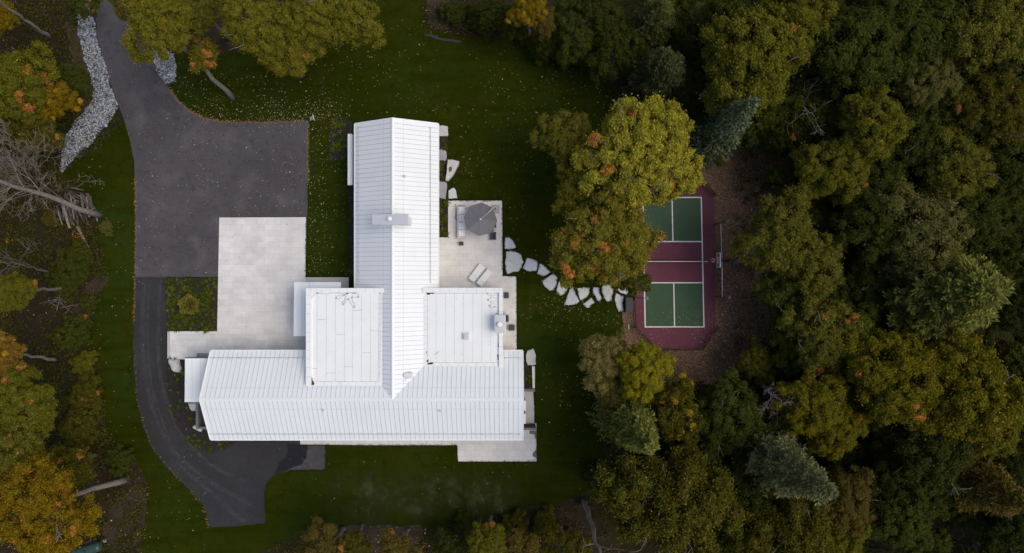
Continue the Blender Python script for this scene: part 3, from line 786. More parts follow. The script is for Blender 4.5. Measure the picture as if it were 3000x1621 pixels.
# little vent pipes and a fan hood on the slopes
def zN(x): return ZR - (ZR - ZE) * abs(x - NX) / NHW
def zE(y): return ZR - (ZR - ZE) * abs(y - EY) / EHW
for px, py, rf in ((1184.5, 517, 'N'), (948.5, 1201, 'E'), (1289, 1203.5, 'E')):
    x, y = W(px, py, 5.7)
    z = zN(x) if rf == 'N' else zE(y)
    mb = MB(); mb.disc((x, y), .16, .09, z - .05, z + .08, 12, 0); mb.disc((x, y), .06, .06, z + .05, z + .42, 10, 1)
    mb.build('vent_pipe', [m_membg, m_steel], roofN if rf == 'N' else roofE)
x, y = W(1193, 1100, 6)
z = zN(x)
mb = MB(); mb.tube([(x - .40, y, z + .22), (x + .42, y, z + .02)], [.24, .26], 14, 0); mb.disc((x, y), .36, .30, z - .15, z + .06, 14, 0)
mb.build('vent_hood', m_membg, roofN, smooth=False)
mb = MB(); mb.tube([(*W(a, b, 5.9), zN(W(a, b, 5.9)[0]) + .03) for a, b in chaikin_open([(1186, 1110), (1190, 1106), (1192, 1109), (1187, 1114), (1183, 1118), (1190, 1117), (1176, 1119)], 2)], .012, 4)
mb.build('heating_cable', m_cable, roofN)
# walls
wm = MB()
wm.prism([(NX - NHW + .4, NY0 - .4), (NX + NHW - .4, NY0 - .4), (NX + NHW - .4, -7.2), (NX - NHW + .4, -7.2)], 0, ZE + .05)
wm.poly([(NX - NHW + .4, NY0 - .4, ZE), (NX, NY0 - .4, ZR - .2), (NX + NHW - .4, NY0 - .4, ZE)])
part(wm, 'wall', m_wall)
wm = MB()
wm.prism([(EX0 + .35, EY - EHW + .45), (EX1 - .3, EY - EHW + .45), (EX1 - .3, EY + EHW - .45), (EX0 + .35, EY + EHW - .45)], 0, ZE + .05)
wm.poly([(EX0 + .35, EY - EHW + .45, ZE), (EX0 + .35, EY + EHW - .45, ZE), (EX0 + .35, EY, ZR - .2)])
wm.poly([(EX1 - .3, EY - EHW + .45, ZE), (EX1 - .3, EY + EHW - .45, ZE), (EX1 - .3, EY, ZR - .2)])
part(wm, 'wall', m_wall)
wm = MB()
wa, wb = W(897, 846, FW), W(1121, 1131, FW)
wm.prism([(wa[0] + .15, wa[1] - .15), (NX - NHW + .39, wa[1] - .15), (NX - NHW + .39, EY + EHW - .44), (wa[0] + .15, EY + EHW - .44)], 0, ZE - .61)
part(wm, 'wall', m_wall)
wm = MB()
wa, wb = W(1238, 845, FE), W(1472, 1075, FE)
wm.prism([(NX + NHW - .39, wa[1] - .15), (wb[0] - .15, wa[1] - .15), (wb[0] - .15, EY + EHW - .44), (NX + NHW - .39, EY + EHW - .44)], 0, ZE - .81)
part(wm, 'wall', m_wall)
def window(cx, cy, axis, wd, z0, z1):
    """glazed opening standing on a wall face; axis = direction of the outward normal"""
    ox, oy = {'n': (0, 1), 's': (0, -1), 'e': (1, 0), 'w': (-1, 0)}[axis]
    tx, ty = abs(oy), abs(ox)
    def bx(mb, t0, t1, d0, d1, za, zb):
        mb.box(cx + tx * t0 + ox * d0, cy + ty * t0 + oy * d0, za, cx + tx * t1 + ox * d1, cy + ty * t1 + oy * d1, zb)
    h = wd / 2
    g = MB(); bx(g, -h, h, .003, .03, z0, z1)
    o = part(g, 'window', m_glass)
    f = MB()
    bx(f, -h - .07, -h, .003, .07, z0 - .07, z1 + .07); bx(f, h, h + .07, .003, .07, z0 - .07, z1 + .07)
    bx(f, -h + .001, h - .001, .003, .069, z1, z1 + .068); bx(f, -h + .001, h - .001, .003, .069, z0 - .068, z0)
    f.build('window_frame', m_black, o)
for x in (-27, -24.5, -22): window(x, EY + EHW - .45, 'n', 1.6, .9, 2.6)
for x in (-26, -21, -16, -11, -6, -2): window(x, EY - EHW + .45, 's', 2.2, .5, 2.8)
for y in (12, 8.5, 5): window(NX + NHW - .4, y, 'e', 2.0, .5, 2.8)
for y in (13.3, 9, 2.5): window(NX - NHW + .4, y, 'w', 1.4, .9, 2.6)
window(NX, NY0 - .4, 'n', 2.4, .5, 3.0)
# flat canopies
def canopy(name, px, z, th=.22, seams=()):
    mb = MB(); mb.prism(ccw(WP(px, z)), z - th, z, 0)
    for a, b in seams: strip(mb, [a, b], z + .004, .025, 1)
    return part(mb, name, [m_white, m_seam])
canopy('porch_canopy', [(861.5, 827), (998, 827), (998, 850), (902, 850), (902, 985), (860, 985)], 3.1, .22, (((884.5, 828), (883.5, 984)), ((906, 827), (906, 850))))
canopy('end_canopy', [(542, 1050), (625, 1050), (625, 1178.5), (541, 1178.5)], 3.2, .24, (((562.5, 1051), (562.5, 1178)), ((588, 1051), (588, 1178))))
mb = MB(); g0, g1 = W(541.5, 1047.5, 3.1), W(620, 1049.6, 3.1)
mb.box(g0[0], g0[1], 2.95, g1[0], g1[1], 3.1); part(mb, 'gutter', m_black)
aw = MB()
g0, g1 = W(1018.5, 392.5, 2.9), W(1031.5, 542.5, 2.9)
aw.bevbox(g0[0], g0[1], 2.72, g1[0], g1[1], 2.9, .02, 0)
g2, g3 = W(1032, 396, 2.8), W(1034.5, 541, 2.8)
aw.box(g2[0], g2[1], 2.70, g3[0], g3[1], 2.84, 1)
part(aw, 'window_awning', [m_white, m_membg])

# sunken light well with dark concrete walls at the long wing's end
lw = empty('light_well', (*W(589, 1219), 0), 'sunken light well with grey concrete walls at gabled end by curved planting bed', 'light well')
def pw_(mb, px, z0, z1, mi=0):
    mb.prism([(x - lw.location.x, y - lw.location.y) for x, y in WP(px, z1)], z0, z1, mi)
mb = MB()
pw_(mb, [(573.5, 1179), (581, 1179), (581, 1258), (573.5, 1258)], 0, .9)
pw_(mb, [(581.1, 1250.5), (612, 1250.5), (612, 1258), (581.1, 1258)], 0, .9)
mb.build('wall', m_conc, lw)
mb = MB(); pw_(mb, [(581, 1175), (615, 1175), (615, 1251), (581, 1251)], .047, .06); mb.build('floor', m_black, lw)
mb = MB(); pw_(mb, [(593, 1190), (598.5, 1190), (604, 1245), (593, 1245)], .061, .5); mb.build('glazed_hatch', m_concd, lw)

# retaining and privacy walls at the other end
def wall_thing(px, z0, z1, m, label, mtop=None):
    c = WP(px, z1)
    cx = sum(p[0] for p in c) / len(c); cy = sum(p[1] for p in c) / len(c)
    mb = MB(); mb.prism([(x - cx, y - cy) for x, y in c], z0, z1, 0, 1)
    o = mb.build('garden_wall', [mtop or m, m]); o.location = (cx, cy, 0)
    return tag(o, label, 'wall')
wall_thing([(1533, 1140.5), (1568, 1140.5), (1568, 1147.5), (1533, 1147.5)], 0, .55, m_conc, 'low grey concrete wall between dark planting bed and heat pump patio')
wall_thing([(1533, 1254), (1570.5, 1254), (1570.5, 1260.5), (1533, 1260.5)], 0, 2.0, m_concd, 'tall dark screen wall between heat pump patio and lower terrace', m_conc)
wall_thing([(1558.5, 1074), (1567, 1074), (1567, 1137), (1560.5, 1138.5)], 0, .35, m_stonew, 'pale low stone wall edging the dark bed at gabled end')
# heat pumps
for i, (ya, yb, lb) in enumerate(((1173.5, 1203, 'white heat pump unit under the eave, closer to the low grey wall'), (1212, 1241.5, 'white heat pump unit under the eave, closer to the tall dark screen wall'))):
    c = W(1534, (ya + yb) / 2, .9)
    t = empty('heat_pump', (*c, .09), lb, 'heat pump', 'heat pumps on the side patio')
    hh = (yb - ya) / 2 / PPM
    mb = MB(); mb.bevbox(-.30, -hh, .08, .24, hh, .95, .03); mb.build('casing', m_trim, t)
    mb = MB(); mb.box(-.24, hh + .01, .3, .12, hh + .20, .75); mb.build('service_box', m_dark, t)
    for q in (-hh + .1, hh - .2):
        mb = MB(); mb.box(-.22, q, 0, .18, q + .1, .08); mb.build('foot', m_black, t)

# moss and soil breaking over the terrace edges
def patchmesh(px, z, m, seed, name='soil_patch'):
    return sheet(name, dens(WP(px, z), .12, .08, seed, 3), z, m)
m_mossb = mat('crumbled_edge', (.20, .15, .13), .95, .1, layers=[(6, (.12, .09, .075), .45, .65)])
patchmesh([(1551, 1262), (1570, 1262), (1571, 1290), (1567, 1282), (1564, 1273), (1552, 1271)], .091, m_mossb, 31)
patchmesh([(1571, 1312), (1571, 1342), (1562, 1338), (1561, 1328), (1567, 1322)], .091, m_mossb, 32)

# ------------------------------------------------------------------ flagstones and boulders
SC4 = 2450 / 440
def z4(pts): return [(1440 + x / SC4, 680 + y / SC4) for x, y in pts]
STONES = [
    (z4([(218, 85), (285, 82), (340, 130), (405, 215), (395, 260), (300, 288), (208, 278)]), 0, 'pale blue grey flagstone nearest the dark dining chair, first of the path'),
    (z4([(232, 320), (360, 308), (480, 360), (500, 420), (525, 490), (490, 580), (425, 655), (370, 655), (255, 688), (232, 620), (218, 500), (235, 410)]), 2, 'largest flagstone of the path, broad and rounded beside the patio corner'),
    (z4([(570, 412), (700, 455), (748, 470), (750, 580), (735, 635), (580, 650), (560, 630), (510, 600), (512, 570), (545, 520)]), 0, 'square grey flagstone just past the largest rounded one'),
    (z4([(780, 518), (830, 522), (970, 652), (860, 728), (740, 690), (760, 600)]), 0, 'triangular grey flagstone pointing towards the orange tinged maple'),
    (z4([(812, 800), (1015, 675), (1075, 750), (1060, 860), (1010, 950), (945, 962), (880, 900)]), 0, 'kite shaped grey flagstone between the triangular one and the cream oval one'),
    (z4([(1115, 792), (1190, 830), (1248, 885), (1230, 960), (1190, 1015), (1130, 1040), (1080, 1010), (1055, 940), (1070, 860)]), 1, 'cream coloured oval flagstone midway along the path'),
    (z4([(1322, 885), (1380, 1010), (1440, 1130), (1390, 1175), (1300, 1195), (1172, 1195), (1230, 1060), (1270, 940)]), 0, 'tall pointed grey flagstone with wide flat foot, below the orange maple'),
    (z4([(1392, 915), (1510, 900), (1600, 900), (1605, 980), (1560, 1060), (1465, 1125), (1430, 1080), (1410, 990)]), 1, 'creamy shield shaped flagstone dotted with leaves, below the orange maple'),
    (z4([(1645, 930), (1660, 900), (1755, 900), (1765, 990), (1795, 1080), (1780, 1130), (1730, 1148), (1700, 1060), (1650, 1010)]), 0, 'narrow bent grey flagstone beside the creamy shield shaped one'),
    (z4([(1475, 1170), (1570, 1110), (1625, 1062), (1695, 1145), (1600, 1235), (1540, 1240)]), 0, 'small slanting grey flagstone set apart below the creamy shield shaped one'),
    (z4([(1797, 880), (1830, 860), (1930, 855), (1990, 960), (1970, 1050), (1965, 1125), (1885, 1138), (1840, 1080), (1800, 980)]), 2, 'grey flagstone partly under maple leaves, two before the storage box'),
    (z4([(2025, 990), (2165, 1050), (2140, 1150), (2165, 1290), (2085, 1310), (2040, 1250), (2010, 1100)]), 2, 'tall curved flagstone touching the dark storage box'),
    (z4([(2015, 940), (2200, 860), (2260, 780), (2265, 900), (2250, 990), (2190, 1025), (2100, 990)]), 0, 'wedge shaped flagstone at the edge of the maroon court'),
    (z4([(2000, 745), (2090, 640), (2140, 660), (2140, 740), (2080, 800)]), 0, 'flagstone mostly hidden under the orange tinged maple, next to the court'),
]
m_stone2 = mat('mid_grey_stone', (.58, .60, .595), .85, .2, layers=[(.9, (.51, .53, .53), .42, .66, 6), (5, (.65, .66, .655), .5, .75, 6), (24, (.33, .34, .34), .57, .74, 3)], bump=(12, .4, .03))
m_stone3 = mat('slate_grey_stone', (.37, .375, .40), .85, .2, layers=[(.9, (.31, .317, .34), .42, .66, 6), (20, (.38, .385, .40), .58, .74, 3)], bump=(12, .4, .03))
m_shadow_block = mat('shadow_strip_and_block', (.045, .046, .055), .9, .1)  # tone of the painted lawn shadow, shared with the small stone block
SM = [m_stone, m_stonew, m_stone2, m_stone3, m_rock, m_shadow_block]
def stone(px, h, mi, label, name='flagstone', cat='flagstone', group=None, stain=None, seed=0, dome=0.0):
    c = dens(WP(px, h), .16, .045, seed + 40, 2.2)
    c = ccw(c)
    cx = sum(p[0] for p in c) / len(c); cy = sum(p[1] for p in c) / len(c)
    mb = MB()
    lo = [(x - cx, y - cy) for x, y in c]
    n = len(lo)
    zt = []
    rings = [(1.0, 0.0), (1.0, h * .75), (.975, h)] if not dome else [(1.0, 0), (1.0, h * .45), (.9, h * .8), (.72, h)]
    b = len(mb.v)
    for f, z in rings:
        for x, y in lo:
            dz = noise.noise(Vector((x * 2 + cx, y * 2 + cy, seed))) * (dome * h) if z > h * .5 else 0
            mb.v.append((x * f, y * f, z + dz))
    for k in range(len(rings) - 1):
        for i in range(n):
            j = (i + 1) % n
            mb.f.append((b + k * n + i, b + k * n + j, b + (k + 1) * n + j, b + (k + 1) * n + i)); mb.m.append(0)
    if dome:
        t0 = b + (len(rings) - 1) * n
        mb.v.append((0, 0, h * (1 + dome * .3))); ci = len(mb.v) - 1
        for i in range(n):
            mb.f.append((t0 + i, t0 + (i + 1) % n, ci)); mb.m.append(0)
    else:
        mb.f.append(tuple(b + (len(rings) - 1) * n + i for i in range(n))); mb.m.append(0)
    if stain:
        mb.poly([(x - cx, y - cy, h + .012 + dome * h * .5) for x, y in ccw(dens(WP(stain, h), .08, .05, 3, 4))], 1)
    o = mb.build(name, [SM[mi], m_rockstain]); o.location = (cx, cy, .02)
    return tag(o, label, cat, group)
for i, (p, mi, lb) in enumerate(STONES):
    stone(p, .055, mi, lb, group='flagstones of the garden path', seed=i)
SB = 1772 / 280
def zb(pts): return [(1280 + x / SB, 340 + y / SB) for x, y in pts]
stone(zb([(20, 195), (60, 180), (110, 175), (190, 190), (200, 210), (207, 360), (195, 372), (15, 370)]), .35, 4, 'whitish squarish boulder at the north gable corner of the bed', 'boulder', 'boulder', None, None, 60, .0)
stone(zb([(15, 590), (60, 605), (150, 630), (177, 665), (180, 800), (160, 838), (110, 822), (15, 822)]), .14, 3, 'slate grey slab between two dark beds, above the stained boulder', 'stone_slab', 'stone slab', None, None, 61)
stone(zb([(200, 805), (290, 808), (408, 835), (400, 900), (355, 985), (310, 1090), (205, 1208), (160, 1205), (175, 1080), (190, 940)]), .5, 4, 'white wedge boulder with a brown stain on top', 'boulder', 'boulder', None, zb([(225, 945), (265, 935), (290, 990), (270, 1020), (235, 1055), (218, 1000)]), 62, .0)
stone(zb([(15, 1215), (130, 1218), (182, 1240), (188, 1320), (178, 1400), (160, 1545), (80, 1530), (15, 1500)]), .14, 3, 'slate grey slab beside the small pale step near the patio corner', 'stone_slab', 'stone slab', None, None, 63)
stone([(1314, 560), (1320, 554), (1328, 550), (1335, 556), (1340, 581), (1315, 582)], .1, 0, 'small pale stepping stone just above the umbrella patio', 'flagstone', 'flagstone', None, None, 64)
stone([(1541, 1040), (1545, 1028), (1562, 1022), (1567, 1030), (1570, 1045), (1569, 1069), (1562, 1071), (1546, 1070), (1541, 1055)], .45, 4, 'pale boulder at the top of the low white wall', 'boulder', 'boulder', None, None, 65, .0)
SL = 1218 / 280
def zl(pts): return [(480 + x / SL, 1020 + y / SL) for x, y in pts]
stone(zl([(45, 142), (165, 148), (175, 200), (200, 270), (185, 320), (130, 310), (90, 285), (65, 220), (40, 170)]), .6, 4, 'streaked grey boulder at the terrace corner by the lower driveway', 'boulder', 'boulder', None, None, 66, .25)
stone(zl([(300, 700), (415, 700), (415, 805), (345, 808), (320, 780), (305, 735)]), .5, 4, 'rounded pale boulder tucked beside the light well wall', 'boulder', 'boulder', None, None, 67, .15)
stone(zl([(375, 985), (350, 1015), (455, 1070), (485, 1045), (485, 1000)]), .4, 4, 'small pointed white boulder at the light well corner', 'boulder', 'boulder', None, None, 68, .1)
stone(zl([(590, 1120), (750, 1120), (740, 1165), (705, 1190), (610, 1183)]), .4, 3, 'grey boulder half hidden under the eave by the curved bed', 'boulder', 'boulder', None, None, 69, .15)
stone([(1241, 103), (1262, 100), (1290, 112), (1352, 120), (1350, 126), (1290, 118), (1262, 108)], .05, 5, 'long dark strip painting a faint shadow on the upper lawn', 'stone_slab', 'stone slab', None, None, 70)  # flat dark piece stands in for a faint shadow on the grass
stone([(1352, 80), (1367, 83), (1366, 88), (1352, 86)], .2, 5, 'small grey block lying in the upper lawn', 'stone_block', 'stone block', None, None, 71)
bpy.data.objects[-1] if False else None
stone([(300, 1583), (310, 1581), (308, 1591), (301, 1590)], .3, 3, 'small grey rock just behind the green tank end', 'boulder', 'boulder', None, None, 72, .2)

# ------------------------------------------------------------------ court
COURT = [(1850, 575), (1908, 511), (2033, 511), (2091, 577), (2097, 958), (2050, 1022), (1922, 1022), (1862, 957)]
sheet('court', WP(COURT), .05, m_maroon)
def q4(f0, f1, g0, g1):
    """court-space quad: f across 0..1, g along 0..1"""
    TL, TR, BL, BR = (1883, 579), (2054, 579), (1890, 958), (2062, 958)
    def p(f, g):
        a = (TL[0] + (BL[0] - TL[0]) * g, TL[1] + (BL[1] - TL[1]) * g); b = (TR[0] + (BR[0] - TR[0]) * g, TR[1] + (BR[1] - TR[1]) * g)
        return W(a[0] + (b[0] - a[0]) * f, a[1] + (b[1] - a[1]) * f)
    return [p(f0, g0), p(f1, g0), p(f1, g1), p(f0, g1)]
K1, K2 = 15 / 44, 29 / 44
sheet('court_green', q4(0, 1, 0, K1), .054, m_green)
sheet('court_green', q4(0, 1, K2, 1), .054, m_green)
ln = MB()
lw_, lh_ = .0082 * 1.15, .0037 * 1.15
for f0, f1, g0, g1, zk in ((0 - lw_, 1 + lw_, -lh_, lh_, 0), (0 - lw_, 1 + lw_, 1 - lh_, 1 + lh_, 0), (-lw_, lw_, lh_, 1 - lh_, 0), (1 - lw_, 1 + lw_, lh_, 1 - lh_, 0), (lw_, 1 - lw_, K1 - lh_, K1 + lh_, 0), (lw_, 1 - lw_, K2 - lh_, K2 + lh_, 0), (.5 - lw_, .5 + lw_, lh_, K1 - lh_, 0), (.5 - lw_, .5 + lw_, K2 + lh_, 1 - lh_, 0)):
    ln.poly([(x, y, .058) for x, y in ccw(q4(f0, f1, g0, g1))])
tag(ln.build('court_markings', m_line), kind='structure')
# net
nx0, ny0 = W(1880, 767, 0); nx1, ny1 = W(2067, 766.5, 0)
t = empty('court_net', ((nx0 + nx1) / 2, ny0, .05), 'low black net on posts across the middle of the maroon court', 'net')
hw = (nx1 - nx0) / 2
mb = MB()
for i in range(int(hw * 2 / .06)):
    x = -hw + i * .06; mb.box(x, -.004, .04, x + .008, .004, .86)
for i in range(14):
    z = .05 + i * .06; mb.box(-hw, .0045, z, hw, .0085, z + .008)
mb.build('netting', m_net, t)
mb = MB(); mb.box(-hw, -.022, .88, hw, .022, .93); mb.build('top_band', m_steel, t)
for s in (-1, 1):
    mb = MB(); mb.tube([(s * hw, 0, 0), (s * hw, 0, .95)], .03, 8); mb.tube([(s * hw, -.32, .03), (s * hw, .32, .03)], .028, 6); mb.build('post', m_conc, t)
# basketball hoop
t = empty('basketball_hoop', (*W(2112, 766), .02), 'basketball hoop with white edged clear backboard at the court side', 'basketball hoop')
bx_, by_ = t.location.x, t.location.y
px_ = 20.33 - bx_
yc = W(0, 762.5, 3.3)[1] - by_
mb = MB(); mb.box(px_ + .02, yc - .68, 2.92, px_ + .035, yc + .68, 3.95); bb = mb.build('backboard', m_acryl, t)
mb = MB()
for ya, yb, za, zb_ in ((-.72, -.66, 2.88, 3.98), (.66, .72, 2.88, 3.98), (-.659, .659, 2.88, 2.94), (-.659, .659, 3.92, 3.98)):
    mb.box(px_ + .0, yc + ya, za, px_ + .055, yc + yb, zb_)
mb.build('board_frame', m_trim, bb)
mb = MB()
for ya, yb, za, zb_ in ((-.30, -.25, 3.05, 3.50), (.25, .30, 3.05, 3.50), (-.249, .249, 3.05, 3.10), (-.249, .249, 3.45, 3.50)):
    mb.box(px_ - .012, yc + ya, za, px_ + .018, yc + yb, zb_)
mb.build('target_square', m_trim, bb)
rx = px_ - .38
mb = MB(); mb.tube([(rx + .23 * math.cos(a * math.pi / 12), yc + .23 * math.sin(a * math.pi / 12), 3.05) for a in range(25)], .018, 6); mb.box(px_ - .16, yc - .07, 3.0, px_ + .01, yc + .07, 3.06)
mb.build('rim', m_orange, t)
mb = MB()
for a in range(12):
    t0, t1 = a * math.pi / 6, (a + .5) * math.pi / 6
    for d in (1, -1):
        mb.tube([(rx + .22 * math.cos(t0), yc + .22 * math.sin(t0), 3.04), (rx + .15 * math.cos(t0 + d * .4), yc + .15 * math.sin(t0 + d * .4), 2.8), (rx + .12 * math.cos(t0), yc + .12 * math.sin(t0), 2.6)], .012, 4)
mb.build('net', m_line, t)
mb = MB(); mb.box(-.09, -.09, 0, .09, .09, 3.0); mb.build('post', m_black, t)
mb = MB(); mb.tube([(0, 0, 2.95), (px_ + .06, yc, 3.5)], .05, 6); mb.tube([(0, 0, 2.3), (px_ + .06, yc, 3.05)], .04, 6); mb.build('bracket', m_black, t)
# ball stop frame behind the hoop
p0, p1, p2 = W(2092.5, 661), W(2096, 766), W(2097, 869)
t = empty('ball_stop_net', (*p1, .02), 'tall framed ball stop net behind the basketball hoop', 'ball net')
mb = MB()
Hs = 2.15
pts = [(p[0] - p1[0], p[1] - p1[1]) for p in (p0, p1, p2)]
for x, y in pts:
    m2 = MB(); m2.tube([(x, y, 0), (x, y, Hs)], .035, 6); m2.build('post', m_black, t)
m2 = MB(); m2.tube([(*p, Hs) for p in pts], .03, 6); m2.build('top_rail', m_steel, t)
m2 = MB()
for a, b in zip(pts[:-1], pts[1:]):
    a = Vector((*a, 0)); b = Vector((*b, 0)); n = int((b - a).length / .12)
    for i in range(n):
        p = a.lerp(b, i / n); m2.box(p.x - .003, p.y - .003, .05, p.x + .003, p.y + .003, Hs)
    for k in range(18):
        m2.tube([(a.x, a.y, .06 + k * .12), (b.x, b.y, .06 + k * .12)], .003, 3)
m2.build('netting', m_net, t)
# low black mesh fences round the chamfered ends
def fence(px, label, hgt=1.25, solid=.022):
    p = [W(*q) for q in px]
    c = p[0]
    t = empty('mesh_fence', (*c, .02), label, 'fence')
    p = [(x - c[0], y - c[1]) for x, y in p]
    nm, tr = MB(), MB()
    for a, b in zip(p[:-1], p[1:]):
        a = Vector((*a, 0)); b = Vector((*b, 0)); L_ = (b - a).length; n = int(L_ / .07)
        d = (b - a) / L_
        for i in range(n):
            q = a.lerp(b, i / n); s = d * solid / 2
            nm.poly([(q.x - s.x, q.y - s.y, .03), (q.x + s.x, q.y + s.y, .03), (q.x + s.x, q.y + s.y, hgt - .02), (q.x - s.x, q.y - s.y, hgt - .02)])
        for k in range(int(hgt / .07)):
            z = .03 + k * .07
            nm.poly([(a.x, a.y, z), (b.x, b.y, z), (b.x, b.y, z + solid), (a.x, a.y, z + solid)])
        tr.tube([(a.x, a.y, hgt), (b.x, b.y, hgt)], .022, 6)
        k = max(1, int(L_ / 2))
        for i in range(k + 1):
            q = a.lerp(b, i / k)
            if i == 0 and a.length > 1e-4: continue
            m3 = MB(); m3.tube([(q.x, q.y, 0), (q.x, q.y, hgt + .03)], .028, 6); m3.build('post', m_black, t)
    nm.build('netting', m_net, t); tr.build('top_rail', m_black, t)
fence([(1862.5, 958), (1922, 1022.8), (2050, 1022.8), (2097.5, 958.5)], 'low black mesh fence round the lower chamfered end of the court')
fence([(2091.5, 576.5), (2033, 510)], 'low black mesh fence along the chamfer partly under the big maple')
fence([(1856, 872), (1861.5, 956)], 'short black mesh fence between storage box and chamfered corner', .8)
# floodlight poles
def flood(px, hgt, dirx, label):
    c = W(*px)
    t = empty('floodlight', (*c, .02), label, 'floodlight', 'floodlights around the court')
    mb = MB(); mb.tube([(0, 0, 0), (0, 0, hgt)], [.05, .04], 8); mb.disc((0, 0), .12, .1, 0, .04, 10); mb.build('pole', m_black, t)
    mb = MB(); mb.tube([(0, 0, hgt - .05), (dirx * .25, 0, hgt)], .025, 6); mb.build('arm', m_black, t)
    mb = MB(); mb.bevbox(dirx * .25, -.17, hgt - .06, dirx * .25 + dirx * .22, .17, hgt + .06, .02); mb.tube([(dirx * .2, -.1, hgt + .02), (dirx * .52, -.1, hgt - .02)], .02, 4); mb.build('lamp_head', m_conc, t)
flood((1860, 870), 4.6, 1, 'floodlight pole beside the dark storage box, leaning over the court')
flood((2098, 869), 3.2, 1, 'floodlight pole at the far end of the ball stop net, below the hoop')
flood((2094, 657), 3.2, 1, 'floodlight pole at the ball stop net end above the hoop')
t = empty('metal_rod', (*W(1851, 958), .02), 'thin T shaped metal rod on stakes at the court corner', 'rod')
mb = MB(); mb.tube([(-.36, -.0, .3), (.4, -.05, .3)], .02, 6); mb.build('bar', m_barkd, t)
mb = MB(); mb.tube([(-.36, -.26, .32), (-.38, .26, .32)], .035, 6); mb.build('cross_bar', m_steel, t)
for q in ((.38, -.05), (-.36, 0)):
    mb = MB(); mb.tube([(*q, 0), (*q, .3)], .02, 5); mb.build('stake', m_barkd, t)
# storage box
c = W(1843.5, 894, .7)
t = empty('storage_box', (*c, .03), 'dark grey slatted storage box between flagstones and court', 'storage box')
hw, hh = 10.3 / PPM * .99, 22 / PPM * .99
mb = MB(); mb.bevbox(-hw + .03, -hh + .03, 0, hw - .03, hh - .03, .60, .02); mb.build('body', m_dark, t)
mb = MB(); mb.bevbox(-hw, -hh, .601, hw, hh, .68, .02)
n = 18
for i in range(n):
    y = -hh + .05 + (2 * hh - .1) * i / n
    mb.box(-hw + .04, y, .681, hw - .04, y + (2 * hh - .1) / n - .025, .70)
mb.build('lid', m_dark, t)

# ------------------------------------------------------------------ patio furniture
def dark_cube(px, label):
    (xa, ya), (xb, yb) = px
    h = .48
    p0, p1 = W(xa, ya, h), W(xb, yb, h)
    cx, cy = (p0[0] + p1[0]) / 2, (p0[1] + p1[1]) / 2
    t = empty('side_table', (cx, cy, .087), label, 'side table', 'charcoal cubes on the patio')
    hx, hy = abs(p1[0] - p0[0]) / 2, abs(p1[1] - p0[1]) / 2
    mb = MB(); mb.bevbox(-hx, -hy, 0, hx, hy, h - .05, .015); mb.build('body', m_dark, t)
    mb = MB(); mb.bevbox(-hx - .01, -hy - .01, h - .049, hx + .01, hy + .01, h, .012); mb.build('top', m_dark, t)
dark_cube(((1346, 708.5), (1357.5, 719)), 'small charcoal cube table just below the white sofa')
dark_cube(((1476.5, 857.5), (1490.5, 874)), 'charcoal cube beside the flat roof corner, above the grill')
dark_cube(((1491, 952), (1507.5, 968.5)), 'charcoal cube below the grill on the narrow patio strip')
# sofa, L-shaped
SU = 1801 / 220
def zu(x, y): return (1300 + x / SU, 570 + y / SU)
o_ = W(*zu(425, 660), .4)
t = empty('sofa', (*o_, .087), 'white cushioned corner sofa partly under the grey umbrella', 'sofa')
def lu(x, y, z=.45):
    p = W(*zu(x, y), z); return (p[0] - o_[0], p[1] - o_[1])
fr = MB()
a, b = lu(318, 285), lu(524, 1040); fr.box(a[0], a[1], .05, b[0], b[1], .22)
a, b = lu(524, 285), lu(800, 490); fr.box(a[0] + .002, a[1], .05, b[0], b[1], .22)
a, b = lu(315, 1030), lu(526, 1052); fr.box(a[0], a[1] + .001, .22, b[0], b[1], .52)
fr.build('frame', m_sofaf, t)
ys = [300, 482, 664, 848, 1018]
for i in range(4):
    a, b = lu(385, ys[i] + 4), lu(522, ys[i + 1] - 4)
    mb = MB(); mb.bevbox(a[0], a[1], .22, b[0], b[1], .44, .05); mb.build('seat_cushion', m_cush, t)
    a, b = lu(328, ys[i] + 4, .8), lu(384, ys[i + 1] - 4, .8)
    mb = MB(); mb.bevbox(a[0], a[1], .24, b[0], b[1], .78, .07); mb.build('back_cushion', m_cush, t)
for xa, xb in ((526, 650), (654, 790)):
    a, b = lu(xa, 350), lu(xb, 490)
    mb = MB(); mb.bevbox(a[0], a[1], .22, b[0], b[1], .44, .05); mb.build('seat_cushion', m_cush, t)
    a, b = lu(xa, 300, .8), lu(xb, 348, .8)
    mb = MB(); mb.bevbox(a[0], a[1], .24, b[0], b[1], .78, .07); mb.build('back_cushion', m_cush, t)
# darker paver patches along the sofa edges
m_darkpave = mat('dark_paver', (.30, .29, .28), .8, .2, layers=[(5, (.40, .39, .375), .45, .6)])
sheet('dark_patch', dens(WP([zu(262, 235), zu(300, 230), zu(305, 370), zu(280, 380)]), .1, .06, 5, 4), .091, m_darkpave)
sheet('dark_patch', dens(WP([zu(330, 255), zu(510, 250), zu(515, 290), zu(330, 290)]), .1, .06, 6, 4), .091, m_darkpave)
sheet('dark_patch', dens(WP([zu(300, 400), zu(312, 640), zu(270, 590), zu(262, 510)]), .1, .06, 7, 4), .091, m_darkpave)
